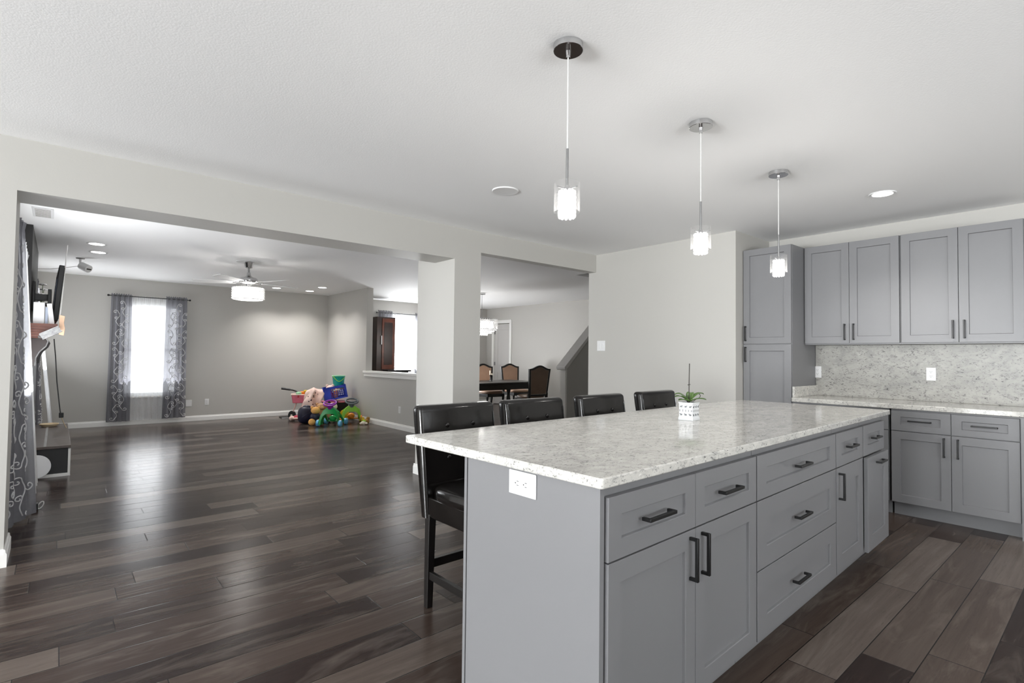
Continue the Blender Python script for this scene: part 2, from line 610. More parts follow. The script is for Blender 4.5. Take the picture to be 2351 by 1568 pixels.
def base_board(name, runs, h=0.095):
    """runs: (axis, pos, side, a0, a1); profile of a plain board with a stepped, eased top"""
    b = B()
    for axis, pos, side, a0, a1 in runs:
        prof = [(0, 0), (0.016, 0), (0.016, h * .72), (0.010, h * .82), (0.009, h * .95), (0.005, h), (0, h)]
        poly = [(pos + side * d, z) for d, z in prof]
        if axis == 'x':
            b.loft([[(t, u, z) for u, z in poly] for t in (a0, a1)])
        else:
            b.loft([[(u, t, z) for u, z in poly] for t in (a0, a1)])
    return struct(b.build(name, 'trim', smooth=0))


base_board('baseboard_far', [('x', YF, -1, XL, XP), ('x', YF, -1, XP + .128, XD)])
base_board('baseboard_passthrough', [('y', XP, -1, 6.4, YF), ('y', XP + .128, 1, 6.4, YF)])
base_board('baseboard_fireplace', [('y', XL, 1, YB2, 7.0), ('y', XL, 1, 9.25, YF)])
base_board('baseboard_opening', [('x', YB, -1, -6.6, -0.2055), ('y', -0.206, 1, YB - .0162, YB2 + .016), ('x', YB, -1, 2.9555, 3.2805), ('y', 2.956, -1, YB - .0162, 5.03), ('y', 3.28, 1, YB - .0162, 5.03)], 0.105)
base_board('baseboard_switch', [('y', XS, -1, 2.53, 4.436)])
base_board('baseboard_dining', [('y', XD, -1, 4.45, 10.3), ('y', XD, -1, 11.14, YF)])


def window(n, axis, pos, thick, h, inner):
    """white vinyl sash window set in the wall; inner = +1/-1 side that the room lies on"""
    a0, a1, z0, z1 = h
    w = 0.05
    y0, y1 = pos + thick * .3, pos + thick * .75

    def bx(b, u0, u1, v0, v1, z0_, z1_):
        return b.box(u0, u1, v0, v1, z0_, z1_) if axis == 'x' else b.box(v0, v1, u0, u1, z0_, z1_)
    fr = B()
    for q in ((a0, a0 + w, z0, z1), (a1 - w, a1, z0, z1), (a0, a1, z0, z0 + w), (a0, a1, z1 - w, z1), (a0, a1, (z0 + z1) / 2 - .025, (z0 + z1) / 2 + .025)):
        bx(fr, q[0], q[1], y0, y1, q[2], q[3])
    o = struct(fr.build('window_%d' % n, 'trim', bevel=0.003))
    gl = B()
    bx(gl, a0 + w, a1 - w, (y0 + y1) / 2 - .003, (y0 + y1) / 2 + .003, z0 + w, (z0 + z1) / 2 - .025)
    bx(gl, a0 + w, a1 - w, (y0 + y1) / 2 - .003, (y0 + y1) / 2 + .003, (z0 + z1) / 2 + .025, z1 - w)
    gl.build('pane', 'pane_glass', o, smooth=0)
    sl = B()
    v0, v1 = (pos - .05, pos + thick) if inner < 0 else (pos, pos + thick + .05)
    bx(sl, a0 - .03, a1 + .03, v0, v1, z0 - .03, z0)
    sl.build('window_sill', 'trim', o, bevel=0.004)
    return o


window(1, 'x', YF, T, WIN1, -1)
window(2, 'x', YF, T, WIN2, -1)
window(3, 'y', XL - T, T, WIN3, 1)
window(4, 'y', XL - T, T, WIN4, 1)
window(5, 'y', -6.6 - T, T, (-0.5, 3.7, 0.02, 2.25), 1)
window(6, 'x', -4.4 - T, T, DOOR3, 1)

# dining room door, ajar, in its white casing
cs = B()
for q in ((10.32, 10.40, 0, 2.14), (11.04, 11.12, 0, 2.14), (10.32, 11.12, 2.14, 2.22)):
    cs.box(XD - .02, XD, q[0], q[1], q[2], q[3])
for q in ((10.395, 10.405), (11.035, 11.045)):
    cs.box(XD, XD + T, q[0], q[1], 0, 2.14)
cs.box(XD, XD + T, 10.4, 11.04, 2.135, 2.145)
struct(cs.build('trim_door', 'trim', bevel=0.003))
dr = struct(B().box(0, 0.035, -0.62, 0, 0.012, 2.125).build('door_1', 'door_paint', bevel=0.003))
dr.location = (XD + .012, 11.03, 0)
dr.rotation_euler = (0, 0, radians(9))
pn = B()
for z0, z1 in ((0.2, 0.86), (1.02, 1.98)):
    for q in ((-.52, -.10, z0, z0 + .02), (-.52, -.10, z1 - .02, z1), (-.52, -.50, z0, z1), (-.12, -.10, z0, z1)):
        pn.box(-0.007, 0.001, q[0], q[1], q[2], q[3])
pn.build('door_panel_moulding', 'door_paint', dr, bevel=0.002)
hg = B()
for z in (0.3, 1.07, 1.9):
    hg.cyl((-.006, 0.004, z - .045), (-.006, 0.004, z + .045), 0.008)
    hg.box(-.004, .001, -.03, .03, z - .045, z + .045)
hg.build('hinge', 'steel', dr)
hn = B().cyl((0, -.56, .98), (-.05, -.56, .98), .012)
hn.cyl((-.008, -.56, .98), (-.0, -.56, .98), .028)
hn.tube([(-.05, -.56, .98), (-.055, -.5, .98), (-.05, -.45, .975)], .009)
hn.build('door_handle', 'steel', dr)
# a dark room beyond the door
struct(B().box(XD + 1.2, XD + 1.3, 9.9, YF + .1, 0, HC).box(XD + T, XD + 1.2, 9.85, 9.95, 0, HC).box(XD + T, XD + 1.2, YF, YF + .1, 0, HC).box(XD + T, XD + 1.3, 9.9, YF, 2.4, 2.5)
       .build('wall_closet', 'wall', smooth=0))

# stair half wall with its sloping cap
sx0, sl = 5.93, 0.925
yh0, yh1 = 5.62, 5.735
hw = B().prism([(sx0, 0), (7.3, 0), (7.3, 1.10 + sl * (7.3 - sx0)), (sx0, 1.10)], 'y', yh0, yh1)
hwo = struct(hw.build('wall_staircase', 'wall', smooth=0))
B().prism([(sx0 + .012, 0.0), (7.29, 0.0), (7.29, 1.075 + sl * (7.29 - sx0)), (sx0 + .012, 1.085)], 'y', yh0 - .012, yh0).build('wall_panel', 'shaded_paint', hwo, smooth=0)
B().prism([(sx0 - .05, 1.075), (sx0 - .02, 1.07), (7.3, 1.10 + sl * (7.3 - sx0)), (7.3, 1.145 + sl * (7.3 - sx0)), (sx0 - .06, 1.115)], 'y', yh0 - .035, yh1 + .035).build('wall_trim', 'door_paint', hwo, bevel=0.004)

# ------------------------------------------------------------------ kitchen cabinets
HW, HP = 0.011, 0.032


def handle(parent, p, L, vertical, name='handle'):
    x, z = p
    b = B()
    h = L / 2
    if vertical:
        b.box(x - HW / 2, x + HW / 2, -HP, -HP + HW, z - h, z + h)
        for s in (-1, 1):
            zz = z + s * (h - HW / 2)
            b.box(x - HW / 2, x + HW / 2, -HP + HW * .5, 0, zz - HW / 2, zz + HW / 2)
    else:
        b.box(x - h, x + h, -HP, -HP + HW, z - HW / 2, z + HW / 2)
        for s in (-1, 1):
            xx = x + s * (h - HW / 2)
            b.box(xx - HW / 2, xx + HW / 2, -HP + HW * .5, 0, z - HW / 2, z + HW / 2)
    return b


def front(name, parent, x0, x1, z0, z1, hnd=None, rail=0.062, y=0.0, tilt=0.0):
    """shaker front: four rails round a sunken panel, then its bar pull as a sub-part"""
    g = 0.0015
    x0, x1, z0, z1 = x0 + g, x1 - g, z0 + g, z1 - g
    rz = min(rail, (z1 - z0) * .3)
    def rect(ix, iz, yy):
        return [(x0 + ix, yy, z0 + iz), (x1 - ix, yy, z0 + iz), (x1 - ix, yy, z1 - iz), (x0 + ix, yy, z1 - iz)]
    b = B().loft([rect(0, 0, .021), rect(0, 0, .0012), rect(.0012, .0012, 0), rect(rail, rz, 0), rect(rail + .0015, rz + .0022, .003), rect(rail + .002, rz + .004, .0115)])
    mtx = Matrix.Translation((0, y, 0))
    if tilt:
        mtx = Matrix.Translation((0, y + .02, z0)) @ Matrix.Rotation(tilt, 4, 'X') @ Matrix.Translation((0, -.02, -z0))
    o = b.xf(mtx).build(name, 'cabinet', parent, smooth=0)
    if hnd:
        hx, hz, L, vert = hnd
        handle(None, (hx, hz), L, vert).xf(mtx).build('handle', 'black_metal', o, bevel=0.0012)
    return o


def cabinet(name, label, loc, rotz, w, depth, z0, z1, fronts, toe=0.09, group=None):
    """local frame: doors in the plane y = 0 facing -y, x to the viewer's right"""
    t = thing(name, label, 'cabinet', loc, rotz, group)
    b = B().box(0, w, 0.023, depth, z0, z1)
    b.build('body', 'cabinet', t, smooth=0)
    if toe:
        B().box(0.0, w, toe, depth, 0, z0).build('toe_kick', 'cabinet', t, smooth=0)
    for f in fronts:
        front(f[0], t, *f[1:])
    return t


def isl(x, y, z=0):
    return (I0[0] + cos(ISL) * x - sin(ISL) * y, I0[1] + sin(ISL) * x + cos(ISL) * y, z)


IG = 'island cabinets'
ZT, ZB, ZD = 0.873, 0.118, 0.6875
Y0 = 0.010
W1 = 1.032 - .040
cabinet('island_cabinet', 'grey island cabinet with two drawers over two doors, beside the end panel', isl(.040, Y0), ISL, W1, .60, .11, .9025, [
    ('drawer', .003, .4955, ZD, ZT, (.245, .781, .152, False)),
    ('drawer', .4955, W1 - .002, ZD, ZT, (.735, .781, .152, False)),
    ('door', .003, .4955, ZB, ZD - .002, (.4565, .592, .145, True)),
    ('door', .4955, W1 - .002, ZB, ZD - .002, (.5375, .592, .145, True))], group=IG)
W2 = 2.038 - 1.036
cabinet('island_cabinet', 'grey island cabinet of three wide drawers in the middle of the row', isl(1.036, Y0), ISL, W2, .60, .11, .9025, [
    ('drawer', .002, W2 - .002, ZD, ZT, (.485, .778, .152, False), .09),
    ('drawer', .002, W2 - .002, .401, ZD - .002, (.480, .545, .152, False), .09),
    ('drawer', .002, W2 - .002, ZB, .399, (.455, .26, .152, False), .09)], group=IG)
W3 = 2.545 - 2.041
cabinet('island_cabinet', 'narrow grey island cabinet with one drawer and a door with upright pull', isl(2.041, Y0), ISL, W3, .60, .11, .9025, [
    ('drawer', .004, W3 - .004, ZD, ZT, (.245, .785, .145, False), .09),
    ('door', .004, W3 - .004, ZB, ZD - .002, (.045, .585, .145, True), .09)], group=IG)
W4 = 3.034 - 2.548
cabinet('island_cabinet', 'grey island cabinet with a pull-out front left slightly open under its drawer', isl(2.548, Y0), ISL, W4, .60, .11, .9025, [
    ('drawer', .004, W4 - .004, ZD, ZT, (.24, .786, .145, False), .09),
    ('pull_out_front', .004, W4 - .004, ZB, ZD - .004, (.26, .637, .145, False), .09, -.022)], group=IG)
ep = tag(B().box(.018, .037, .020, .622, 0, .9028).build('end_panel', 'cabinet', smooth=0), 'tall plain grey panel closing the island end, with an outlet near its top', 'panel')
ep.location, ep.rotation_euler = isl(0, 0), (0, 0, ISL)
bpn = tag(B().box(.016, 3.06, .626, .640, 0, .9028).build('back_panel', 'cabinet', smooth=0), 'thin grey panel lining the stool side of the island', 'panel')
bpn.location, bpn.rotation_euler = isl(0, 0), (0, 0, ISL)
ep2 = tag(B().box(3.04, 3.06, .034, .622, .112, .9028).box(3.04, 3.06, .10, .622, 0, .112).build('end_panel', 'cabinet', smooth=0), 'plain grey panel closing the island end that faces the wall cabinets', 'panel')
ep2.location, ep2.rotation_euler = isl(0, 0), (0, 0, ISL)


def slab(x0, x1, y0, y1, z0, z1, r=0.012):
    pts = []
    for cx, cy, a in ((x0 + r, y0 + r, pi), (x1 - r, y0 + r, 1.5 * pi), (x1 - r, y1 - r, 0), (x0 + r, y1 - r, .5 * pi)):
        for k in range(5):
            t = a + k * pi / 8
            pts.append((cx + r * cos(t), cy + r * sin(t)))
    return B().prism(pts, 'z', z0, z1)


ct = tag(slab(0, 3.157, 0, 1.032, .9028, .9337).build('island_countertop', 'granite', bevel=0.004), 'polished pale granite worktop on the island, overhanging the bar stools', 'countertop')
ct.location, ct.rotation_euler = isl(0, 0), (0, 0, ISL)


def outlet(name, label, loc, rot, w=.07, h=.115, kind='outlet', cat='outlet', screwless=False, group=None):
    """plate in the local xz plane facing -y"""
    t = thing(name, label, cat, loc, 0, group)
    t.rotation_euler = rot
    B().box(-w / 2, w / 2, -.006, 0, -h / 2, h / 2).build('plate', 'white_plastic', t, bevel=0.0025)
    if kind == 'outlet':
        B().box(-.017, .017, -.009, -.005, -.034, .034).build('receptacle', 'white_plastic', t, bevel=0.001)
        for z in (-.019, .019):
            s = B()
            s.box(-.0075, -.0055, -.0095, -.0088, z - .002, z + .007).box(.0055, .0075, -.0095, -.0088, z - .002, z + .007)
            s.cyl((0, -.0088, z - .008), (0, -.0095, z - .008), .0025, n=8)
            s.build('slots', 'slot_dark', t, smooth=0)
    elif kind == 'switch':
        for x in (-.024, .024):
            B().box(x - .016, x + .016, -.010, -.005, -.033, .033).build('rocker', 'white_plastic', t, bevel=0.002)
    return t


ox = isl(.018, .332, .857)
outlet('power_outlet', 'white double outlet set sideways in the island end panel under the worktop', ox, (0, radians(90), 0), .078, .125).rotation_euler = \
    (Matrix.Rotation(ISL - pi / 2, 3, 'Z') @ Matrix.Rotation(pi / 2, 3, 'Y')).to_euler()

# wall cabinets
RW = -pi / 2
XF = 5.24
PG, UG, BG = None, 'wall cabinets above the backsplash', 'base cabinets below the backsplash'
pw = 2.5185 - 2.0545
cabinet('pantry_cabinet', 'tall grey pantry cabinet with two stacked doors beside the plain wall', (XF, 2.5185, 0), RW, pw, XC - XF - .002, .11, 2.3645, [
    ('door', .002, pw - .002, 1.419, 2.3645, (.030, 1.523, .15, True)),
    ('door', .002, pw - .002, .115, 1.415, (.030, 1.315, .15, True))])
XU = 5.536
for lab, ya, yb in (('grey two-door wall cabinet beside the tall pantry', 2.0525, 1.2745), ('grey two-door wall cabinet at the picture edge end of the row', 1.2725, .491)):
    w = ya - yb
    cabinet('wall_cabinet', lab, (XU, ya, 0), RW, w, XC - XU - .002, 1.414, 2.3645, [
        ('door', .004, w / 2, 1.424, 2.3645, (w / 2 - .036, 1.53, .15, True)),
        ('door', w / 2, w - .004, 1.424, 2.3645, (w / 2 + .036, 1.53, .15, True))], toe=0, group=UG)
for lab, ya, yb in (('grey base cabinet of two drawers and two doors half hidden behind the island', 2.0525, 1.292), ('grey base cabinet of two drawers and two doors clear of the island', 1.278, .500)):
    w = ya - yb
    cabinet('base_cabinet', lab, (XF, ya, 0), RW, w, XC - XF - .002, .11, .873, [
        ('drawer', .002, w / 2, .697, .862, (w / 4, .782, .15, False)),
        ('drawer', w / 2, w - .002, .697, .862, (w * .75, .782, .15, False)),
        ('door', .002, w / 2, .115, .694, (w / 2 - .042, .597, .15, True)),
        ('door', w / 2, w - .002, .115, .694, (w / 2 + .042, .597, .15, True))], group=BG)
tag(B().box(5.225, XC - .002, .478, .497, 0, .873).build('end_panel', 'cabinet', smooth=0), 'slim grey panel closing the base cabinet row at the picture edge', 'panel')
tag(slab(5.222, XC - .002, .47, 2.0525, .875, .914).build('wall_countertop', 'granite', bevel=0.004), 'pale granite worktop along the wall under the backsplash', 'countertop')
tag(B().box(XC - .022, XC - .001, .47, 2.0525, .9145, 1.4135).build('backsplash', 'granite_shaded', bevel=0.001), 'speckled granite backsplash between worktop and wall cabinets', 'backsplash')
tag(B().box(5.25, XC - .023, 2.0325, 2.0525, .9145, 1.015).build('side_splash', 'granite', bevel=0.002), 'short granite upstand on the worktop against the pantry side', 'backsplash')
outlet('power_outlet', 'white upright outlet on the backsplash close to the pantry', (XC - .022, 2.035, 1.147), (0, 0, RW))
outlet('power_outlet', 'white upright outlet on the backsplash under the second wall cabinet', (XC - .022, 1.12, 1.155), (0, 0, RW))
outlet('light_switch', 'white double rocker switch on the plain wall beside the dining opening', (XS, 4.228, 1.412), (0, 0, RW), .125, .125, 'switch', 'switch')
outlet('power_outlet', 'white outlet low on the far wall, standing free of the curtain', (2.175, YF, .342), (0, 0, 0), .07, .115)
outlet('wall_plate', 'white blank wall plate partly behind the grey curtain edge', (1.88, YF, .332), (0, 0, 0), .10, .12, 'blank', 'wall plate')
outlet('power_outlet', 'white outlet low on the half wall under the pass-through', (XP, 8.10, .335), (0, 0, RW), .07, .115)

# ------------------------------------------------------------------ bar stools
def rbox(b, pts_lo, pts_hi):
    return b.loft([pts_lo, pts_hi])


def make_stool():
    t = thing('bar_stool', '', 'stool')
    # seat: upholstered cushion over a rail
    hw_ = .235
    sc = B()
    sc.sph((0, -.035, .575), (hw_, .215, .050), 28, 14, .45)
    sc.build('seat', 'leather', t, smooth=60)
    B().box(-hw_ + .004, hw_ - .004, -.235, .165, .455, .555).build('seat_rail', 'leather', t, bevel=0.006)

    def backsec(z):
        k = (z - .45) / .555
        yf = .155 + .075 * k + .0 * k * k
        th = .055 + .025 * min(1, k * 1.2)
        return yf, yf + th
    rings = []
    n = 40
    for i in range(n + 1):
        z = .452 + (1.008 - .452) * i / n
        e = max(0, (i - (n - 8)) / 8.0)
        if e > 0:
            z = .984 + .024 * sin(e * pi / 2)
        else:
            z = .452 + (.984 - .452) * i / (n - 8)
        yf, yb = backsec(z)
        ins = .024 * (1 - cos(e * pi / 2))
        hw2 = .247 - ins * .9
        yf += ins * .9
        yb -= ins * .9
        r = .018
        ring = []
        for cx, cy, a in ((-hw2 + r, yf + r, pi), (hw2 - r, yf + r, 1.5 * pi), (hw2 - r, yb - r, 0), (-hw2 + r, yb - r, .5 * pi)):
            for k2 in range(4):
                tt = a + k2 * pi / 6
                ring.append((cx + r * cos(tt), cy + r * sin(tt), z))
        rings.append(ring)
    bk = B().loft(rings)
    bko = bk.build('backrest', 'leather', t, smooth=50)
    # tufting buttons and the seams between them
    for z in (.735, .90):
        for x in (-.085, .085):
            yf, _ = backsec(z)
            B().sph((x, yf - .001, z), (.013, .007, .013), 12, 8).build('button', 'leather', bko, smooth=80)
    for x in (-.232, .232):
        sm = B()
        pts = []
        for i in range(12):
            z = .47 + .485 * i / 11
            pts.append((x, backsec(z)[0] - .001, z))
        sm.tube(pts, .0035, 6)
        sm.build('piping', 'leather', bko)
    for x in (-.214, .214):
        b = B()
        for (yy, zz, w) in ((.160, .46, .021), (.176, 0, .017)):
            pass
        rings = []
        for yy, zz, w in ((.176, 0.0, .0165), (.166, .47, .021)):
            rings.append([(x - w, yy - w, zz), (x + w, yy - w, zz), (x + w, yy + w, zz), (x - w, yy + w, zz)])
        B().loft(rings).build('leg', 'black_wood', t, bevel=0.003, smooth=0)
        rings = []
        for yy, zz, w in ((-.205, 0.0, .0165), (-.205, .47, .021)):
            rings.append([(x - w, yy - w, zz), (x + w, yy - w, zz), (x + w, yy + w, zz), (x - w, yy + w, zz)])
        B().loft(rings).build('leg', 'black_wood', t, bevel=0.003, smooth=0)
        B().box(x - .010, x + .010, -.20, .17, .145, .183).build('stretcher', 'black_wood', t, bevel=0.002, smooth=0)
    B().box(-.21, .21, .163, .185, .195, .238).build('stretcher', 'black_wood', t, bevel=0.002, smooth=0)
    B().box(-.21, .21, -.216, -.194, .195, .238).build('stretcher', 'black_wood', t, bevel=0.002, smooth=0)
    return t


stool0 = make_stool()
SG = 'black bar stools along the island'
STOOLS = [(1.672, 2.145, 0.012, 'black leather bar stool whose seat and legs show beside the island end panel'),
          (2.255, 2.150, 0.02, 'second black leather bar stool from the island end panel'),
          (2.925, 2.165, 0.045, 'third black leather bar stool, its back against the dark stair panel'),
          (3.635, 2.19, 0.04, 'black leather bar stool beside the potted orchid')]
for i, (x, y, a, lab) in enumerate(STOOLS):
    s = stool0 if i == 0 else dup(stool0)
    s.location = (x, y, 0)
    s.rotation_euler = (0, 0, a)
    tag(s, lab, 'stool', SG)

# ------------------------------------------------------------------ pendants
def make_pendant():
    t = thing('pendant_lamp', '', 'lamp')
    B().lathe([(.0, -.026), (.0595, -.026), (.061, -.0245), (.061, 0)], n=40).build('canopy', 'chrome', t, smooth=20)
    g = B().cyl((0, 0, -.055), (0, 0, -.025), .009, .011, 12)
    g.build('cord_grip', 'chrome', t)
    B().cyl((0, 0, -.432), (0, 0, -.05), .0028, n=8).build('cable', 'cable', t)
    B().cyl((0, 0, -.585), (0, 0, -.430), .0055, n=10).build('rod', 'steel', t)
    cr = B().box(-.056, .056, -.0025, .0025, -.599, -.595).box(-.0025, .0025, -.056, .056, -.599, -.595)
    cr.cyl((0, 0, -.607), (0, 0, -.583), .012, .010, 12)
    cr.build('cross_bar', 'chrome', t)
    # open glass cylinder with a real wall
    B().lathe([(.053, -.690), (.053, -.570), (.0505, -.570), (.0505, -.690), (.053, -.690)], n=40, cap=False).build('glass_shade', 'lamp_glass', t, smooth=50)
    # crystals: rows of faceted drops round the bulb
    k = B()
    for row, (z, r, n) in enumerate(((-.612, .031, 12), (-.632, .031, 12), (-.652, .0315, 12), (-.672, .0315, 12), (-.692, .031, 12), (-.706, .030, 11))):
        for i in range(n):
            a = 2 * pi * (i + .5 * (row % 2)) / n
            k.sph((r * cos(a), r * sin(a), z), (.0075, .0075, .0105), 6, 4)
    co = k.build('crystal_drops', 'crystal', t, smooth=20)
    B().lathe([(.0, -.698), (.022, -.694), (.026, -.685), (.026, -.618), (.02, -.608), (0, -.606)], n=20).build('bulb', 'bulb', t, smooth=60)
    return t


PG_ = 'pendant lamps over the island'
p0 = make_pendant()
for i, (x, y, lab) in enumerate(((1.5545, 1.474, 'crystal and glass pendant lamp hanging lowest in view over the island end panel'),
                                 (2.618, 1.490, 'crystal and glass pendant lamp hanging in the middle of the three'),
                                 (3.698, 1.531, 'crystal and glass pendant lamp hanging in front of the pantry'))):
    p = p0 if i == 0 else dup(p0)
    p.location = (x, y, HC)
    tag(p, lab, 'lamp', PG_)
    point('pendant_light', (0, 0, -.75), 3.6, .03, parent=p)

# ------------------------------------------------------------------ recessed lights and flush ceiling pieces
def can(x, y, r, lab, power, group):
    t = thing('recessed_light', lab, 'ceiling light', (x, y, HC), 0, group)
    B().lathe([(r, -.004), (r * 1.28, -.007), (r * 1.34, -.002), (r * 1.34, 0), (r, 0)], n=32).build('trim_ring', 'white_plastic', t, smooth=50)
    B().lathe([(0, -.0045), (r, -.0045), (r, -.001)], n=32).build('lens', 'led', t, smooth=50)
    d = bpy.data.lights.new('recessed_lamp', 'SPOT')
    d.energy, d.spot_size, d.spot_blend, d.shadow_soft_size, d.color = power, radians(125), 0.7, r * .8, (1, .965, .93)
    o = bpy.data.objects.new('recessed_lamp', d)
    COL.objects.link(o)
    o.parent = t
    o.location = (0, 0, -.03)


CG = 'recessed lights in the living room ceiling'
can(.325, 7.954, .075, 'lit recessed light above the fireplace, the upper of that pair', 22, CG)
can(.371, 8.601, .075, 'lit recessed light above the fireplace, the lower of that pair', 22, CG)
can(3.205, 10.759, .075, 'lit recessed light just below a ceiling fan blade', 48, CG)
can(3.851, 10.778, .075, 'lit recessed light closest to the far living room corner', 48, CG)
can(3.823, 10.033, .075, 'lit recessed light by the side wall of the far living room corner', 48, CG)
can(4.765, 1.202, .068, 'lit recessed light in the kitchen ceiling before the wall cabinets', 30, None)
rd = thing('ceiling_speaker', 'round white unlit disc set flush in the kitchen ceiling', 'ceiling speaker', (2.59, 3.11, HC))
B().lathe([(.078, -.006), (.098, -.008), (.102, -.003), (.102, 0), (.078, 0)], n=40).build('rim', 'white_plastic', rd, smooth=50)
B().lathe([(0, -.005), (.078, -.005), (.078, 0)], n=40).build('grille', 'ceiling', rd, smooth=50)
vt = thing('ceiling_vent', 'white rectangular air vent in the living room ceiling near the chimney', 'air vent', (-.13, 6.5, HC))
B().box(-.075, .075, -.21, .21, -.008, 0).build('frame', 'white_plastic', vt, bevel=0.002)
v = B()
for i in range(9):
    v.box(-.055, .055, -.18 + i * .042, -.165 + i * .042, -.012, -.008)
v.build('louvre', 'door_paint', vt, smooth=0)

# small white camera-like spotlight hanging from the ceiling
sc_ = thing('ceiling_camera', 'small white canister with dark slot on a bracket under the living room ceiling', 'camera', (.21, 9.33, HC))
B().lathe([(0, -.012), (.045, -.012), (.05, -.004), (.05, 0)], n=24).build('base_plate', 'steel', sc_, smooth=50)
B().tube([(0, 0, -.01), (.0, -.0, -.06), (.02, -.01, -.09)], .014, 10).build('bracket', 'white_plastic', sc_)
ax_ = Vector((.55, -.55, -.35)).normalized()
c0 = Vector((.045, -.02, -.12))
b = B().cyl(c0 - ax_ * .055, c0 + ax_ * .075, .052, .055, 24)
b.build('housing', 'white_plastic', sc_, bevel=0.006)
b = B().box(-.008, .008, -.035, .035, -.003, .003)
b.xf(Matrix.Translation(c0 + ax_ * .076) @ ax_.to_track_quat('Z', 'X').to_matrix().to_4x4())
b.build('lens_slot', 'black_matte', sc_)
tag(B().tube([(.21, 9.33, 2.44), (.05, 9.36, 2.40), (-.1, 9.4, 2.37), (-.31, 9.45, 2.36)], .004, 6).build('camera_cable', 'cable'), 'thin white cable running from the ceiling canister to the chimney wall', 'cable')

# ------------------------------------------------------------------ ceiling fan
fn = thing('ceiling_fan', 'white and chrome ceiling fan with crystal drum light in the living room', 'ceiling fan', (2.0, 7.97, HC))
B().lathe([(0, 0), (.16, 0), (.16, -.012), (.0, -.018)], n=36).build('medallion', 'white_plastic', fn, smooth=50)
B().lathe([(.066, -.012), (.062, -.03), (.048, -.085), (.02, -.095), (0, -.096)], n=12).build('canopy', 'chrome', fn, smooth=20)
B().cyl((0, 0, -.19), (0, 0, -.09), .012, n=12).build('down_rod', 'steel', fn)
B().lathe([(.0, -.150), (.022, -.152), (.028, -.19), (.05, -.215), (.10, -.228), (.115, -.245), (.118, -.285), (.09, -.31), (.03, -.318), (0, -.318)], n=30).build('motor_housing', 'chrome', fn, smooth=60)
for k in range(5):
    a = radians(8 + 72 * k)
    prof = [(.17, .045), (.26, .058), (.45, .066), (.62, .066), (.69, .058), (.70, .04)]
    poly = [(x, -y) for x, y in prof] + [(x, y) for x, y in reversed(prof)]
    bl = B().prism(poly, 'z', -.004, .004)
    bl.xf(Matrix.Rotation(a, 4, 'Z') @ Matrix.Translation((0, 0, -.292)) @ Matrix.Rotation(radians(11), 4, 'X'))
    bo = bl.build('blade', 'steel' if k == 9 else 'white_plastic', fn, bevel=0.002)
    ib = B().box(.09, .20, -.018, .018, -.004, .004).xf(Matrix.Rotation(a, 4, 'Z') @ Matrix.Translation((0, 0, -.298)))
    ib.build('blade_arm', 'chrome', bo, bevel=0.002)
B().cyl((0, 0, -.365), (0, 0, -.315), .03, .04, 16).build('light_stem', 'chrome', fn)
dm = B().lathe([(.195, -.365), (.197, -.53), (.19, -.53), (.19, -.365), (.195, -.365)], n=40, cap=False)
dmo = dm.build('drum_shade', 'crystal', fn, smooth=50)
k = B()
random.seed(5)
for row in range(5):
    for i in range(28):
        a = 2 * pi * (i + .5 * (row % 2)) / 28
        k.sph((.2 * cos(a), .2 * sin(a), -.385 - row * .032), (.012, .012, .014), 6, 4)
k.build('crystal_beads', 'crystal', dmo, smooth=20)
k = B()
for z in (-.365, -.530):
    k.tube([(.199 * cos(2 * pi * i / 40), .199 * sin(2 * pi * i / 40), z) for i in range(40)], .004, 6, True)
k.build('drum_ring', 'chrome', dmo)
B().lathe([(0, -.535), (.15, -.535), (.188, -.53), (.188, -.524), (0, -.524)], n=36).build('diffuser', 'shade_glow', fn, smooth=50)
B().lathe([(0, -.50), (.12, -.50), (.15, -.48), (.15, -.40), (.08, -.38), (0, -.38)], n=24).build('bulb_cluster', 'shade_glow', fn, smooth=60)
point('fan_light', (0, 0, -.62), 9, .18, parent=fn)
point('fan_uplight', (0, 0, -.345), 30, .05, parent=fn)


# ------------------------------------------------------------------ curtains
def spiral(turns, r0, sgn=1, n=20):
    return [(sgn * r0 * (1 - t / n) * cos(turns * 2 * pi * t / n), r0 * (1 - t / n) * sin(turns * 2 * pi * t / n)) for t in range(n)]


def scroll_motif(h):
    """an S stem with a curl at each end, h tall, in the (s, z) plane"""
    pts = []
    for i in range(17):
        t = i / 16
        pts.append((.11 * h * sin(2 * pi * t), (t - .5) * h))
    c1 = [(pts[-1][0] + .16 * h - x, pts[-1][1] + y) for x, y in spiral(1.3, .16 * h)]
    c0 = [(pts[0][0] - .16 * h + x, pts[0][1] - y) for x, y in spiral(1.3, .16 * h)]
    c2 = [(pts[8][0] + .12 * h - x, pts[8][1] + y) for x, y in spiral(1.2, .12 * h)]
    return [list(reversed(c0)) + pts + c1, c2]


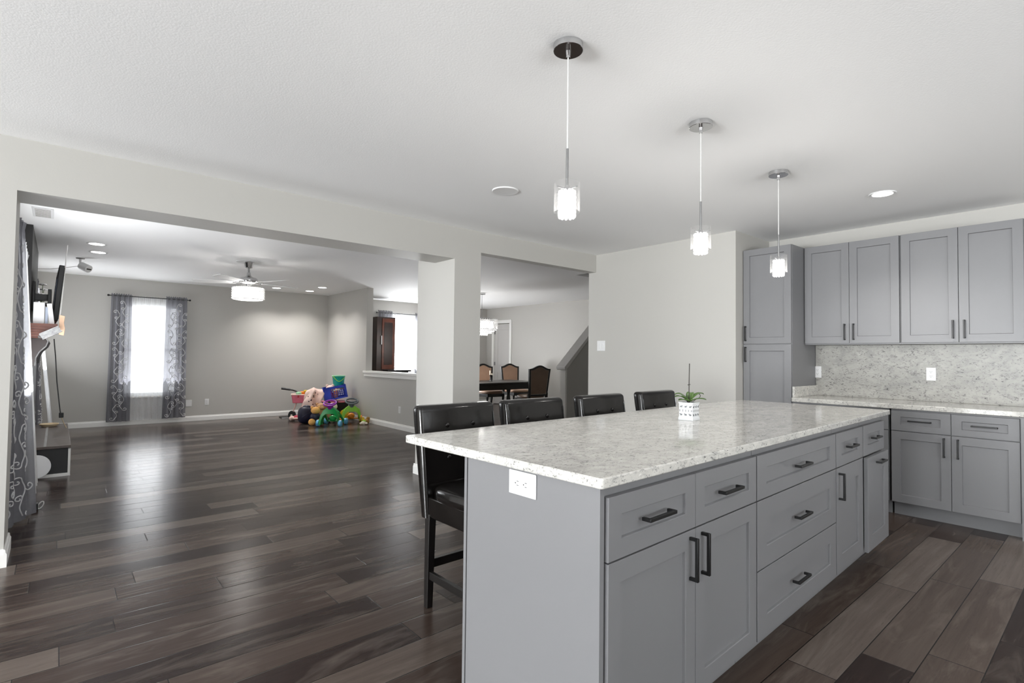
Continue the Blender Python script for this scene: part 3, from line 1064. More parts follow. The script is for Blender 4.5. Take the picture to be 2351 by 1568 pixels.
def curtain(P, label, cat, s0, s1, z0, z1, folds, amp, material, group, name, pattern=0.0, ruffle=0.0, spread=None, drift=None, seed=1, tw=.006):
    """P(s, d, z) -> world point; s along the rod, d out from the wall. Cloth in vertical folds."""
    rnd = random.Random(seed)
    ph = rnd.random() * 6

    def pos(u, w):
        z = z0 + (z1 - z0) * w
        c = (s0 + s1) / 2
        k = 1.0 if spread is None else spread + (1 - spread) * w
        s = c + (s0 - c + (s1 - s0) * u) * k
        a = amp * (.55 + .45 * (1 - w))
        d = a * sin(2 * pi * folds * u + ph + .5 * sin(3 * w + ph)) + .35 * a * sin(2 * pi * folds * 2.3 * u + 1.7 * ph)
        if drift:
            d += drift * (1 - w)
        if ruffle and z > z1 - ruffle:
            d += .018 * sin(2 * pi * folds * 3.1 * u + ph)
            z += .012 * sin(2 * pi * folds * 2.2 * u)
        return Vector(P(s, d, z))
    b = B()
    b.sheet(pos, int(folds * 14), 30)
    if pattern:
        b.mi = 1
        row = 0
        z = z0 + .16
        Wd = s1 - s0
        while z < z1 - .25:
            s = .10 + (.5 * pattern if row % 2 else 0)
            while s < Wd - .02:
                fl = 1 if rnd.random() > .5 else -1
                for line in scroll_motif(pattern * 1.25):
                    pts = []
                    for x, y in line:
                        u = (s + fl * x) / Wd
                        w = (z + y - z0) / (z1 - z0)
                        if not (0.01 < u < .99 and 0.01 < w < .97):
                            continue
                        p = pos(u, w)
                        q = pos(min(1, u + .004), w) - pos(max(0, u - .004), w)
                        nrm = Vector(P(0, 1, 0)) - Vector(P(0, 0, 0))
                        nn = q.cross(Vector((0, 0, 1)))
                        if nn.length > 1e-9:
                            nn.normalize()
                            if nn.dot(nrm) < 0:
                                nn = -nn
                        else:
                            nn = nrm
                        pts.append(p + nn * .001)
                    if len(pts) > 3:
                        b.tube(pts, tw, 5)
                s += pattern * 1.05
            z += pattern * .95
            row += 1
    o = b.build(name, [material, 'scroll'], smooth=80)
    return tag(o, label, cat, group)


def wall_far_P(s, d, z):
    return (s, YF - .085 - d, z)


def wall_side_P(s, d, z):
    return (XL + .08 + d, s, z)


DG = 'grey scroll curtains at the windows'
curtain(wall_far_P, 'grey scroll-patterned curtain on the near side of the living room far window', 'curtain', .68, .97, .075, 2.265, 4, .022, 'drape', DG, 'curtain', .17, .06, 1.15, seed=2)
curtain(wall_far_P, 'grey scroll-patterned curtain on the living room far window, next to the blank wall plate', 'curtain', 1.47, 1.80, .085, 2.275, 4.5, .022, 'drape', DG, 'curtain', .17, .06, 1.12, seed=3)
curtain(lambda s, d, z: (s, YF - .05 - d, z), 'white sheer curtain across the living room far window', 'sheer curtain', .90, 1.55, .075, 2.245, 7, .010, 'sheer', None, 'sheer_curtain', 0, .03, seed=4)
curtain(wall_far_P, 'dark scroll curtain behind the tall cabinet seen through the pass-through', 'curtain', 5.62, 5.97, .08, 2.30, 4.5, .022, 'drape', DG, 'curtain', .17, .06, seed=5)
curtain(wall_far_P, 'dark scroll curtain half hidden by the wall end at the pass-through', 'curtain', 6.60, 6.98, .08, 2.29, 4.5, .022, 'drape', DG, 'curtain', .17, .06, seed=6)
curtain(lambda s, d, z: (s, YF - .05 - d, z), 'white sheer curtain in the dining room window beyond the pass-through', 'sheer curtain', 5.92, 6.72, .08, 2.265, 8, .010, 'sheer', None, 'sheer_curtain', 0, .03, seed=7)


def rod(name, lab, p0, p1, n):
    t = thing(name, lab, 'curtain rod', p0)
    d = (Vector(p1) - Vector(p0))
    B().cyl((0, 0, 0), d, .009, n=12).build('pole', 'dark_gray', t)
    for q in (Vector((0, 0, 0)), d):
        B().sph(q, .018, 12, 8).build('finial', 'black_metal', t)
    for k_ in (.08, .92):
        q = d * k_
        B().cyl(q, q + Vector(n), .005, n=8).build('bracket', 'black_metal', t)


rod('curtain_rod', 'dark curtain rod over the living room far window', (.64, YF - .085, 2.235), (1.84, YF - .085, 2.235), (0, .085, 0))
rod('curtain_rod', 'dark curtain rod over the dining room window', (5.58, YF - .085, 2.25), (7.02, YF - .085, 2.25), (0, .085, 0))
rod('curtain_rod', 'dark curtain rod over the side window in front of the chimney', (XL + .08, 4.9, 2.2), (XL + .08, 6.85, 2.2), (-.08, 0, 0))
rod('curtain_rod', 'dark curtain rod over the side window beyond the chimney', (XL + .08, 9.4, 2.2), (XL + .08, 11.2, 2.2), (-.08, 0, 0))
def near_drape_P(s, d, z):
    return (XL + .05 + d + (.165 - .052 * z) * (s - 4.98) / .5, s, z)


curtain(near_drape_P, 'large grey scroll curtain right beside the opening wall end', 'curtain', 4.98, 5.48, .03, 2.24, 3, .016, 'drape', DG, 'curtain', .2, .05, drift=.0, seed=8, tw=.005)
curtain(lambda s, d, z: (XL + .075 + d, s, z), 'white sheer curtain hanging full length before the chimney', 'sheer curtain', 5.60, 6.75, .03, 2.18, 7, .014, 'sheer', None, 'sheer_curtain', 0, .03, drift=.125, seed=9)
curtain(wall_side_P, 'grey scroll curtain beyond the hearth under the mantel end', 'curtain', 9.35, 9.9, .05, 2.22, 4.5, .025, 'drape', DG, 'curtain', .2, .05, drift=.09, seed=10)
curtain(lambda s, d, z: (XL + .08 + d, s, z), 'white sheer curtain beyond the hearth behind the hanging cord', 'sheer curtain', 9.95, 10.9, .05, 2.17, 6, .016, 'sheer', None, 'sheer_curtain', 0, .03, drift=.21, seed=11)

# ------------------------------------------------------------------ fireplace
cb = thing('fireplace', 'black chimney breast with wood mantel on the living room side wall', 'fireplace', (XL, 7.2, 0))
B().box(XL + .002, -.215, 7.2, 9.19, 0, HC - .0015).build('chimney_breast', 'chimney', cb, world=True, smooth=0)
mt = B()
prof = [(-.215, 1.40), (-.15, 1.40), (-.145, 1.425), (-.10, 1.455), (-.06, 1.47), (-.055, 1.49), (.0, 1.515), (.0, 1.545), (-.215, 1.545)]
mt.prism(prof, 'y', 7.06, 9.30)
mto = mt.build('mantel', 'mahogany', cb, world=True, smooth=30)
g = B()
for i in range(5):
    g.box(-.2, -.145 + .03 * i, 7.05, 9.31, 1.40 + .026 * i, 1.408 + .026 * i)
g.build('moulding', 'mahogany', mto, bevel=0.002)
mto.children[0].location = -Vector(cb.location)
for yy in (7.22, 8.98):
    cp = [(-.215, 1.40), (-.09, 1.40), (-.075, 1.37), (-.09, 1.32), (-.14, 1.26), (-.165, 1.2), (-.17, 1.12), (-.215, 1.10)]
    cbo = B().prism(cp, 'y', yy, yy + .1).build('corbel', 'dark_brown', cb, world=True, smooth=40)
    e_ = B().tube([(x + .004, yy - .003, z) for x, z in cp[1:-1]], .006, 6)
    e_.build('corbel_edge', 'paper_gray', cbo)
    cbo.children[0].location = -Vector(cb.location)
B().box(-.215, -.19, 7.45, 8.95, .31, 1.15).build('surround', 'black_matte', cb, world=True, bevel=0.003)
tl = B()
for i in range(6):
    tl.box(-.19, -.184, 7.30, 7.44, .33 + i * .135, .455 + i * .135)
tl.build('surround_tile', 'chimney', cb, world=True, bevel=0.002)

hb = thing('hearth', 'raised black hearth with brown wooden top and white corner trim', 'hearth', (-.04, 7.9, 0))
B().box(-.2148, .115, 7.09, 9.2, 0, .285).build('base', 'black_matte', hb, world=True, smooth=0)
B().box(-.2148, .135, 7.06, 9.22, .285, .312).build('top_board', 'hearth_wood', hb, world=True, bevel=0.003)
B().box(-.075, -.055, 7.062, 9.2, .3118, .3135).build('inlay_strip', 'paper_gray', hb, world=True, smooth=0)
B().box(-.2148, .135, 7.075, 7.09, 0, .030).box(.115, .135, 7.075, 7.11, 0, .275).build('trim_strip', 'trim', hb, world=True, bevel=0.002)

dk = B().cyl((0, -.006, 0), (0, .006, 0), .115, n=48)
dk.xf(Matrix.Translation((-.128, 7.045, .122)) @ Matrix.Rotation(radians(-7), 4, 'X'))
tag(dk.build('round_disc', 'paper', bevel=0.003), 'white round disc leaning on the hearth end, half hidden by the sheer', 'disc')
ch = thing('charger', 'small black charger with a clear loop lying by the grey curtain hem', 'charger', (-.10, 5.72, 0))
B().box(-.02, .02, -.035, .035, 0, .05).build('case', 'black_matte', ch, bevel=0.004)
B().tube([(.02 + .03 * (1 - cos(a)) / 2 + .01 * sin(a), .0, .03 + .028 * sin(a)) for a in [i * 2 * pi / 16 for i in range(16)]], .004, 6, True).build('loop', 'cable', ch)

# television on its arm above the mantel
tv = thing('television', 'black flat television seen edge-on above the mantel on a wall arm', 'television', (-.03, 7.95, 1.56))
tvm = Matrix.Translation((0, 0, 0)) @ Matrix.Rotation(radians(1.2), 4, 'Z') @ Matrix.Rotation(radians(4), 4, 'Y')
B().box(-.03, .015, -.62, .62, .03, .62).xf(tvm).build('cabinet_shell', 'black_matte', tv, bevel=0.006)
B().box(.015, .018, -.60, .60, .05, .60).xf(tvm).build('screen', 'screen', tv)
B().box(-.034, -.0295, -.55, .4, .2, .48).xf(tvm).build('rear_panel', 'tv_back', tv)
B().box(-.185, -.165, -.32, -.10, .14, .46).box(-.17, -.03, -.25, -.19, .26, .33).box(-.17, -.03, -.25, -.19, .20, .235).box(-.06, -.03, -.35, -.05, .22, .38).build('wall_arm', 'black_metal', tv, bevel=0.003)

# things on the mantel
MZ = 1.545
def leaning(name, lab, cat, m, x0, x1, y, t, h, tilt=0.0):
    b = B().box(x0, x1, 0, t, 0, h).xf(Matrix.Translation((0, y, MZ)) @ Matrix.Rotation(tilt, 4, 'Y'))
    return tag(b.build(name, m, bevel=0.003), lab, cat)


leaning('box', 'white box standing on the mantel next to the sheer curtain', 'box', 'paper', -.19, -.105, 7.12, .16, .215)
leaning('book', 'pale blue book upright on the mantel between two white boxes', 'book', 'paper_blue', -.10, -.078, 7.14, .15, .17)
leaning('box', 'white narrow box leaning on the mantel behind the television', 'box', 'paper', -.19, -.15, 7.14, .16, .225, radians(-7)).location = (.125, 0, .006)
fl = thing('flowers', 'white flower spray with green leaves standing on the mantel against the chimney', 'flowers', (-.175, 8.9, MZ))
B().lathe([(0, 0), (.03, 0), (.035, .1), (.02, .2), (.026, .22), (0, .22)], n=20).build('vase', 'paper_gray', fl, smooth=60)
b = B()
for i, (x, y, z) in enumerate(((0, 0, .44), (.03, .02, .50), (.02, -.03, .56), (.05, .01, .40), (.01, .03, .36))):
    for k_ in range(6):
        a = k_ * pi / 3
        b.sph((x + .022 * cos(a), y + .022 * sin(a), z), (.018, .018, .012), 8, 6)
    b.sph((x, y, z + .008), .012, 8, 6)
b.build('blossom', 'paper', fl, smooth=60)
b = B()
for (x, y, z) in ((0, 0, .44), (.03, .02, .50), (.02, -.03, .56), (.05, .01, .40)):
    b.tube([(0, 0, .2), (x * .4, y * .4, .32), (x, y, z)], .003, 6)
b.build('stalk', 'green_leaf', fl)
sk = B()
for i in range(6):
    sk.box(-.085 + .002 * (i % 2), .085 - .003 * (i % 3), -.06, .06, i * .011, i * .011 + .0095)
sk.xf(Matrix.Translation((-.035, 6.99, 1.425)) @ Matrix.Rotation(radians(-31), 4, 'Y'))  # grey of window light on the mantel moulding, built as separate slats
tag(sk.build('moulding_sheen', 'paper_gray', bevel=0.001), 'grey ribs standing for the window sheen on the mantel corner moulding', 'board')
pb = B().prism([(.010, 1.44), (.05, 1.43), (.058, 1.5), (.048, 1.56), (.055, 1.63), (.01, 1.64)], 'y', 7.10, 7.13)
tag(pb.build('peach_board', 'peach', bevel=0.004), 'small peach wavy board at the mantel end below the white pole', 'board')
tag(B().cyl((.012, 7.16, 1.5455), (.058, 7.55, 2.43), .0055, .0045, 10).build('pole', 'trim'), 'thin white pole leaning up from the mantel end towards the ceiling', 'pole')
cd = thing('power_cable', 'black cord with a plug hanging from the mantel end to the hearth', 'cord', (0, 7.6, .312))
B().tube([(-.03, 8.6, 1.42), (-.01, 8.6, 1.2), (.01, 8.6, .9), (.04, 8.6, .62), (.055, 8.6, .50)], .006, 6).build('cord', 'dark_gray', cd, world=True)
B().box(.04, .085, 8.57, 8.63, .45, .51).build('plug', 'black_matte', cd, bevel=0.005, world=True)
B().tube([(.065, 8.6, .45), (.09, 8.62, .38), (.115, 8.65, .316)], .005, 6).build('lead', 'beige_cord', cd, world=True)
cc_ = B()
for j in range(5):
    cc_.tube([(-.05 + (.07 + .006 * j) * cos(a), 8.95 + (.05 + .01 * j) * sin(a), .32 + .006 * j) for a in [i * 2 * pi / 20 for i in range(20)]], .006, 6, True)
tag(cc_.build('cord_coil', 'beige_cord'), 'coil of beige cord lying on the far end of the hearth', 'cord')

# ------------------------------------------------------------------ orchid on the island
op = thing('potted_orchid', 'bloomless orchid in a white square printed pot on the island worktop', 'plant', (2.625, 1.562, .9338), radians(5))
HWP = .042
b = B()
b.loft([[(-w, -w, z), (w, -w, z), (w, w, z), (-w, w, z)] for w, z in ((HWP, 0), (HWP, .012), (HWP - .003, .022), (HWP - .003, .088), (HWP, .092), (HWP, .097), (HWP - .007, .097), (HWP - .007, .08))])
pt = b.build('pot', 'pot_white', op, bevel=0.002, smooth=0)
pr = B()


def zebra(x, z, s):
    """tiny striped-animal print: body, head, legs, tail on the pot face"""
    pr.box(x - .005 * s, x + .004 * s, -HWP + .0018, -HWP + .003, z, z + .0042)
    pr.box(x - .0085 * s, x - .004 * s, -HWP + .0018, -HWP + .003, z + .003, z + .0068)
    for k_ in (-.0045, -.0025, .0018, .0035):
        pr.box(x + k_ * s - .0005, x + k_ * s + .0005, -HWP + .0018, -HWP + .003, z - .0048, z)
    pr.box(x + .004 * s, x + .006 * s, -HWP + .0018, -HWP + .003, z - .001, z + .003)


for face in range(4):
    st = len(pr.v)
    for x in (-.026, 0, .026):
        zebra(x, .073, -1)
        zebra(x, .030, 1)
    for i in range(5):
        x = -.033 + i * .0165
        pr.add([(x - .004, -HWP + .0022, .048), (x + .004, -HWP + .0022, .048), (x, -HWP + .0022, .0525)], [(0, 1, 2)])
        pr.add([(x - .004, -HWP + .0022, .057), (x + .004, -HWP + .0022, .057), (x, -HWP + .0022, .0525)], [(0, 2, 1)])
    pr.xf(Matrix.Rotation(face * pi / 2, 4, 'Z'), st)
pr.build('print', 'pot_print', pt, smooth=0)
B().box(-HWP + .007, HWP - .007, -HWP + .007, HWP - .007, .07, .088).build('soil', 'soil', op)
for k_, (a, L, wd, lift) in enumerate(((205, .085, .022, .028), (170, .075, .022, .040), (20, .085, .021, .042), (345, .09, .02, .018), (75, .06, .02, .045), (215, .07, .02, .012))):
    a = radians(a - 60)

    def leaf(u, w, a=a, L=L, wd=wd, lift=lift):
        s = (w - .5) * 2
        r = L * u
        ww = wd * math.sqrt(max(0, sin(pi * min(1, .08 + .92 * u) ** .8))) * s
        z = .103 + lift * 1.15 * sin(pi * u * .62) - .006 * u * u - .004 * (1 - s * s)
        return (r * cos(a) - ww * sin(a), r * sin(a) + ww * cos(a), z)
    lf = B().sheet(leaf, 14, 6)
    lo = lf.build('leaf', 'green_leaf', op, smooth=80)
    sd = lo.modifiers.new('thick', 'SOLIDIFY')
    sd.thickness = .0022
B().tube([(0, 0, .09), (.003, .001, .2), (.011, .003, .307)], .0025, 8).build('stake', 'stem', op)
B().tube([(-.012, 0, .192), (.0, 0, .19), (.012, 0, .193)], .0025, 6).build('clip', 'stem', op)
B().tube([(.0, 0, .1), (.03, -.012, .102), (.055, -.02, .115), (.072, -.025, .118), (.08, -.028, .128), (.075, -.026, .138), (.062, -.02, .143)], .0018, 6).build('dry_stem', 'stem', op)
b = B().sph((-.004, .002, .104), (.010, .010, .012), 10, 8)
b.build('crown', 'stem', op)

# ------------------------------------------------------------------ dining room furniture
tb = thing('dining_table', 'black dining table with carved apron seen through the dining opening', 'table', (6.95, 8.45, 0))
B().box(-1.05, .75, -.42, .55, .715, .75).build('tabletop', 'black_wood', tb, bevel=0.008)
B().box(-.95, .66, -.34, .46, .60, .715).build('apron', 'black_wood', tb, bevel=0.004)
for x in (-.9, .6):
    for y in (-.3, .42):
        B().lathe([(.035, 0), (.022, .05), (.03, .2), (.045, .32), (.03, .45), (.05, .55), (.05, .62), (0, .62)], (x, y, 0), 16).build('leg', 'black_wood', tb, smooth=60)


def make_chair(front_mat, name='dining_chair'):
    """frame with a camel-back crest; local +y is the back side"""
    t = thing(name, '', 'chair')
    w = .25

    def top(u):
        return 1.03 + .07 * (cos(pi * u) * .5 + .5) ** 1.3
    outer = [(-w * .86, .50), (-w * .93, .7), (-w * 1.03, 1.03)] + [(w * 1.03 * u, top(u)) for u in [i / 8 - 1 for i in range(1, 17)]] + [(w * .93, .7), (w * .86, .50)]
    inner = [(x * .86, .50 + (z - .50) * .88 + .035) for x, z in outer]
    fb = B()
    n = len(outer)
    tilt = lambda z: .20 + .10 * max(0, (z - .5)) + (.05 * max(0, .5 - z))
    rings = []
    for k2, (poly, dy) in enumerate(((outer, 0), (outer, .04), (inner, .04), (inner, 0))):
        rings.append([(x, tilt(z) + dy, z) for x, z in poly])
    # ring of quads round the frame profile
    vs = [p for r in rings for p in r]
    fs = []
    for a in range(4):
        c = (a + 1) % 4
        for i in range(n):
            j = (i + 1) % n
            fs.append((a * n + i, a * n + j, c * n + j, c * n + i))
    fb.add(vs, fs)
    fb.build('back_frame', 'black_wood', t, smooth=30)
    pd = B()
    pd.loft([[(x, tilt(z) + .008, z) for x, z in inner], [(x, tilt(z) + .034, z) for x, z in inner]])
    po = pd.build('back_pad', front_mat, t, smooth=30)
    nh = B()
    for i in range(n):
        x, z = inner[i]
        x2, z2 = inner[(i + 1) % n]
        m_ = max(1, int(math.hypot(x2 - x, z2 - z) / .025))
        for k2 in range(m_):
            xx, zz = x + (x2 - x) * k2 / m_, z + (z2 - z) * k2 / m_
            for dy in (.006, .036):
                nh.sph((xx * .97, tilt(zz) + dy, zz), .0055, 6, 4)
    nh.build('nail_trim', 'chrome', po, smooth=60)
    B().sph((0, -.02, .475), (.235, .235, .045), 20, 10, .5).build('seat', front_mat, t, smooth=60)
    B().box(-.225, .225, -.24, .22, .38, .45).build('seat_rail', 'black_wood', t, bevel=0.006)
    for x in (-.21, .21):
        B().loft([[(x - a, .21 + y - a, z), (x + a, .21 + y - a, z), (x + a, .21 + y + a, z), (x - a, .21 + y + a, z)] for a, y, z in ((.016, .06, 0), (.021, .0, .38), (.022, .01, .56))]).build('leg', 'black_wood', t, smooth=0)
        B().lathe([(.02, 0), (.016, .05), (.026, .15), (.018, .28), (.026, .38), (0, .38)], (x, -.21, 0), 14).build('leg', 'black_wood', t, smooth=60)
    return t


DCG = 'dining chairs round the black table'
c1 = make_chair('brown_leather')
c1.location, c1.rotation_euler = (7.16, 7.72, 0), (0, 0, pi - .12)
# this one shows the camera its back
tag(c1, 'dark brown leather dining chair showing its studded back in the dining opening', 'chair', DCG)
c2 = make_chair('tan_leather')
c2.location, c2.rotation_euler = (7.30, 9.22, 0), (0, 0, -.05)
tag(c2, 'tan dining chair cut off by the wing wall behind the black table', 'chair', DCG)
c3 = dup(c2)
c3.location, c3.rotation_euler = (8.10, 9.25, 0), (0, 0, -.1)
tag(c3, 'tan dining chair behind the table, overlapped by the dark brown chair', 'chair', DCG)
cdl = thing('candle_stand', 'small dark candle stand with pale candles on the dining table', 'candle stand', (6.83, 8.6, .75))
B().lathe([(0, 0), (.05, 0), (.02, .02), (.012, .10), (.03, .13), (0, .13)], n=16).build('stand', 'black_metal', cdl, smooth=60)
B().cyl((-.02, 0, .13), (-.02, 0, .22), .014, n=12).cyl((.03, 0, .12), (.03, 0, .16), .014, n=12).build('candle', 'cream', cdl)

ch_ = thing('chandelier', 'tiered crystal chandelier cut off by the wing wall in the dining opening', 'chandelier', (6.50, 8.5, HC))
B().lathe([(0, 0), (.07, 0), (.07, -.03), (0, -.03)], n=24).build('canopy', 'chrome', ch_)
B().cyl((0, 0, -.53), (0, 0, -.03), .006, n=8).build('chain', 'chrome', ch_)
b = B()
for z, r in ((-.53, .325), (-.74, .325), (-.76, .26), (-.80, .20), (-.84, .12)):
    b.tube([(r * cos(2 * pi * i / 36), r * sin(2 * pi * i / 36), z) for i in range(36)], .006, 6, True)
for i in range(10):
    a = 2 * pi * i / 10
    b.tube([(.325 * cos(a), .325 * sin(a), -.74), (.325 * cos(a + .31), .325 * sin(a + .31), -.53), (.325 * cos(a + .63), .325 * sin(a + .63), -.74)], .004, 6)
b.tube([(-.325, 0, -.535), (.325, 0, -.535)], .004, 6)
b.build('frame', 'chrome', ch_)
k = B()
for z0_, z1_, r, n in ((-.535, -.735, .318, 44), (-.74, -.78, .255, 36), (-.77, -.82, .195, 28), (-.80, -.86, .115, 18)):
    nr = max(2, int((z0_ - z1_) / .03))
    for j in range(nr):
        for i in range(n):
            a = 2 * pi * (i + .5 * (j % 2)) / n
            k.sph((r * cos(a), r * sin(a), z0_ + (z1_ - z0_) * (j + .5) / nr), (.014, .014, .017), 6, 4)
k.build('crystal_beads', 'crystal', ch_, smooth=20)
B().lathe([(0, -.79), (.10, -.78), (.2, -.73), (.24, -.70), (.24, -.58), (0, -.57)], n=24).build('bulb_cluster', 'shade_glow', ch_, smooth=60)
point('chandelier_light', (0, 0, -1.0), 30, .3, parent=ch_)
point('chandelier_uplight', (0, 0, -.48), .6, .08, parent=ch_)

tc_ = thing('tall_cabinet', 'tall dark wooden cabinet with white handle seen through the pass-through', 'cabinet', (5.64, 11.0, 0))
B().box(-.26, .19, -.14, .14, 0, 2.12).build('body', 'dark_brown', tc_, bevel=0.004)
dro = B().box(-.14, .17, -.158, -.14, .95, 2.09).build('door', 'mahogany', tc_, bevel=0.003)
B().box(-.09, .115, -.163, -.158, 1.05, 2.0).build('door_panel', 'dark_brown', dro, bevel=0.002)
B().box(-.168, -.145, -.175, -.14, 1.50, 1.70).build('handle', 'white_plastic', tc_, bevel=0.004)
dsk = thing('console', 'low dark console top below the dining window beside the tall cabinet', 'console', (5.85, 10.72, 0))
B().box(-.32, .26, -.12, .12, .90, .935).build('top', 'black_wood', dsk, bevel=0.004)
B().box(-.28, .20, -.10, .10, 0, .90).build('body', 'black_wood', dsk, bevel=0.004)

# ------------------------------------------------------------------ toys in the corner
def wheel(b, c, r, w, ax=(1, 0, 0)):
    ax = Vector(ax).normalized()
    c = Vector(c)
    b.cyl(c - ax * w / 2, c + ax * w / 2, r, n=24)
    b.cyl(c - ax * (w / 2 + .006), c + ax * (w / 2 + .006), r * .55, n=18)


def make_walker(label, loc, rotz, body, ringm, neck, wheel_mats, rear_mat, scale=1.0):
    t = thing('baby_walker', label, 'toy', loc, rotz, 'push-along walkers in the toy pile')
    t.scale = (scale,) * 3
    outer = [(-.185, .03), (-.185, .10), (-.165, .20), (-.12, .29), (-.06, .335), (.06, .335), (.12, .29), (.165, .20), (.19, .10), (.195, .03)]
    inner = [(.155, .03), (.148, .10), (.115, .185), (.07, .225), (-.07, .225), (-.115, .185), (-.142, .10), (-.145, .03)]
    a = B()
    # arch swept as paired sections so the legs flare towards the viewer
    sec = list(zip(outer, reversed(inner)))
    rings = []
    for (ox_, oz), (ix, iz) in sec:
        fl_ = -.07 * (1 - oz / .335)
        rings.append([(ox_, -.045 + fl_, oz), (ox_, .045 + fl_ * .3, oz), (ix, .045 + fl_ * .3, iz), (ix, -.045 + fl_, iz)])
    a.loft(rings)
    ao = a.build('arch', body, t, bevel=0.014, smooth=60, seg=3)
    s = B()
    for sx in (-1, 1):
        s.tube([(sx * .13, .02, .26), (sx * .15, .16, .14), (sx * .16, .28, .06)], [.025, .022, .02], 10)
    s.build('side_rail', body, t, smooth=60)
    B().cyl((0, .0, .325), (0, -.03, .40), .055, .045, 18).build('neck', neck, t, bevel=0.006)
    rg = B().tube([(.115 * cos(x), -.035 + .075 * sin(x), .425 + .045 * sin(x)) for x in [i * 2 * pi / 28 for i in range(28)]], .015, 8, True)
    rg.tube([(-.1, -.035, .425), (0, -.03, .405), (.1, -.035, .425)], .013, 8)
    rg.build('steering_ring', ringm, t, smooth=60)
    for k_, (x, y) in enumerate(((-.205, -.06), (.205, -.06), (-.19, .28), (.19, .28))):
        b = B()
        wheel(b, (x, y, .06), .06, .05)
        b.build('wheel', wheel_mats[k_], t, bevel=0.006, smooth=50)
    B().cyl((-.2, .28, .06), (.2, .28, .06), .012, n=10).build('axle', rear_mat, t)
    B().sph((0, .12, .13), (.07, .06, .06), 16, 10).build('activity_drum', rear_mat, t, smooth=60)
    return t


make_walker('green push-along walker with a purple steering ring and light blue wheels', (3.70, 9.20, 0), -.75, 'green', 'purple', 'purple', ['sky'] * 4, 'green', .96)
make_walker('lime push-along walker with a grey steering ring and orange wheels by the side wall', (4.16, 9.36, 0), -.35, 'lime', 'toy_gray', 'toy_gray', ['orange', 'yellow', 'orange', 'orange'], 'orange', .96)


def plush(name, label, loc, rotz, parts):
    """parts: (part name, material, [(centre, radii), ...])"""
    t = thing(name, label, 'soft toy', loc, rotz)
    for pn_, m_, bl in parts:
        b = B()
        for c, r in bl:
            b.sph(c, r, 16, 10)
        b.build(pn_, m_, t, smooth=80)
    return t


plush('panda_plush', 'black and white soft toy between the two walkers', (3.97, 9.70, 0), -.3, [
    ('body', 'black_fur', [((0, 0, .13), (.11, .10, .13)), ((-.08, -.06, .1), (.04, .04, .09)), ((.08, -.06, .1), (.04, .04, .09))]),
    ('head', 'cream', [((-.03, -.02, .29), (.085, .08, .075))]),
    ('ear', 'black_fur', [((-.09, 0, .36), (.03, .02, .03)), ((.04, 0, .365), (.03, .02, .03))]),
    ('foot', 'cream', [((-.05, -.12, .05), (.045, .05, .045)), ((.07, -.12, .05), (.045, .05, .045))])])
plush('teddy_bear', 'tan teddy bear slumped behind the green walker', (3.74, 9.72, 0), -.3, [
    ('body', 'tan_fur', [((0, 0, .15), (.12, .1, .15)), ((-.12, -.03, .18), (.05, .05, .09)), ((.12, -.03, .18), (.05, .05, .09))]),
    ('head', 'tan_fur', [((0, -.02, .30), (.095, .08, .07)), ((0, -.09, .285), (.04, .03, .03))]),
    ('ear', 'tan_fur', [((-.08, 0, .345), (.03, .02, .03)), ((.08, 0, .345), (.03, .02, .03))])])
plush('gold_plush', 'golden soft toy in a navy shirt beside the dark bag', (3.55, 9.52, 0), -.3, [
    ('body', 'navy', [((0, 0, .14), (.09, .08, .09))]),
    ('head', 'gold_fur', [((0, -.02, .26), (.08, .07, .065)), ((-.06, -.02, .31), (.025, .02, .03)), ((.06, -.02, .31), (.025, .02, .03))]),
    ('foot', 'gold_fur', [((-.06, -.07, .06), (.06, .05, .06)), ((.06, -.07, .055), (.05, .05, .055))])])
plush('yellow_plush', 'yellow round soft toy under the lime walker arch', (4.20, 9.765, 0), -.3, [
    ('body', 'yellow', [((0, 0, .11), (.1, .09, .11))]),
    ('arm', 'orange', [((-.1, -.02, .09), (.035, .03, .06)), ((.1, -.02, .09), (.035, .03, .06))])])
plush('brown_plush', 'brown soft toy lying against the side wall baseboard', (4.34, 9.10, 0), -.3, [
    ('body', 'brown_fur', [((0, 0, .05), (.05, .06, .05)), ((.03, .06, .09), (.035, .035, .035))])])
plush('white_plush', 'white and lime small soft toy on the floor at the pile edge', (4.24, 9.02, 0), -.3, [
    ('body', 'cream', [((0, 0, .035), (.05, .04, .035)), ((-.05, -.02, .03), (.025, .02, .02)), ((.05, -.02, .03), (.02, .02, .02))]),
    ('hat', 'lime', [((.01, .01, .065), (.035, .03, .02))])])
bgd = thing('drawstring_bag', 'dark navy fabric bag slumped on the floor under the pink blanket', 'bag', (3.47, 9.80, 0))
b = B().sph((0, 0, .155), (.125, .11, .155), 20, 14, .7)
b.tube([(-.09, -.09, .12), (-.03, -.112, .17), (.05, -.105, .2)], .008, 6)
b.build('sack', 'navy', bgd, smooth=80)
B().sph((.02, 0, .305), (.07, .06, .03), 14, 8).build('gather', 'navy', bgd, smooth=80)

bl_ = thing('printed_blanket', 'pale pink printed blanket draped over the toy pile', 'blanket', (3.58, 10.02, 0))


def blanket(u, w):
    s = (u - .5)
    x = s * (.36 - .10 * w) + .16 * w + .02 * sin(9 * w)
    y = -.12 + .10 * w + .05 * sin(2 * pi * 1.4 * u + 3 * w) + .10 * (1 if w > .9 else 0) * (w - .9) * 10
    z = .17 + .47 * w - .05 * abs(s) * 2 + .015 * sin(7 * u)
    return (x, y, z)


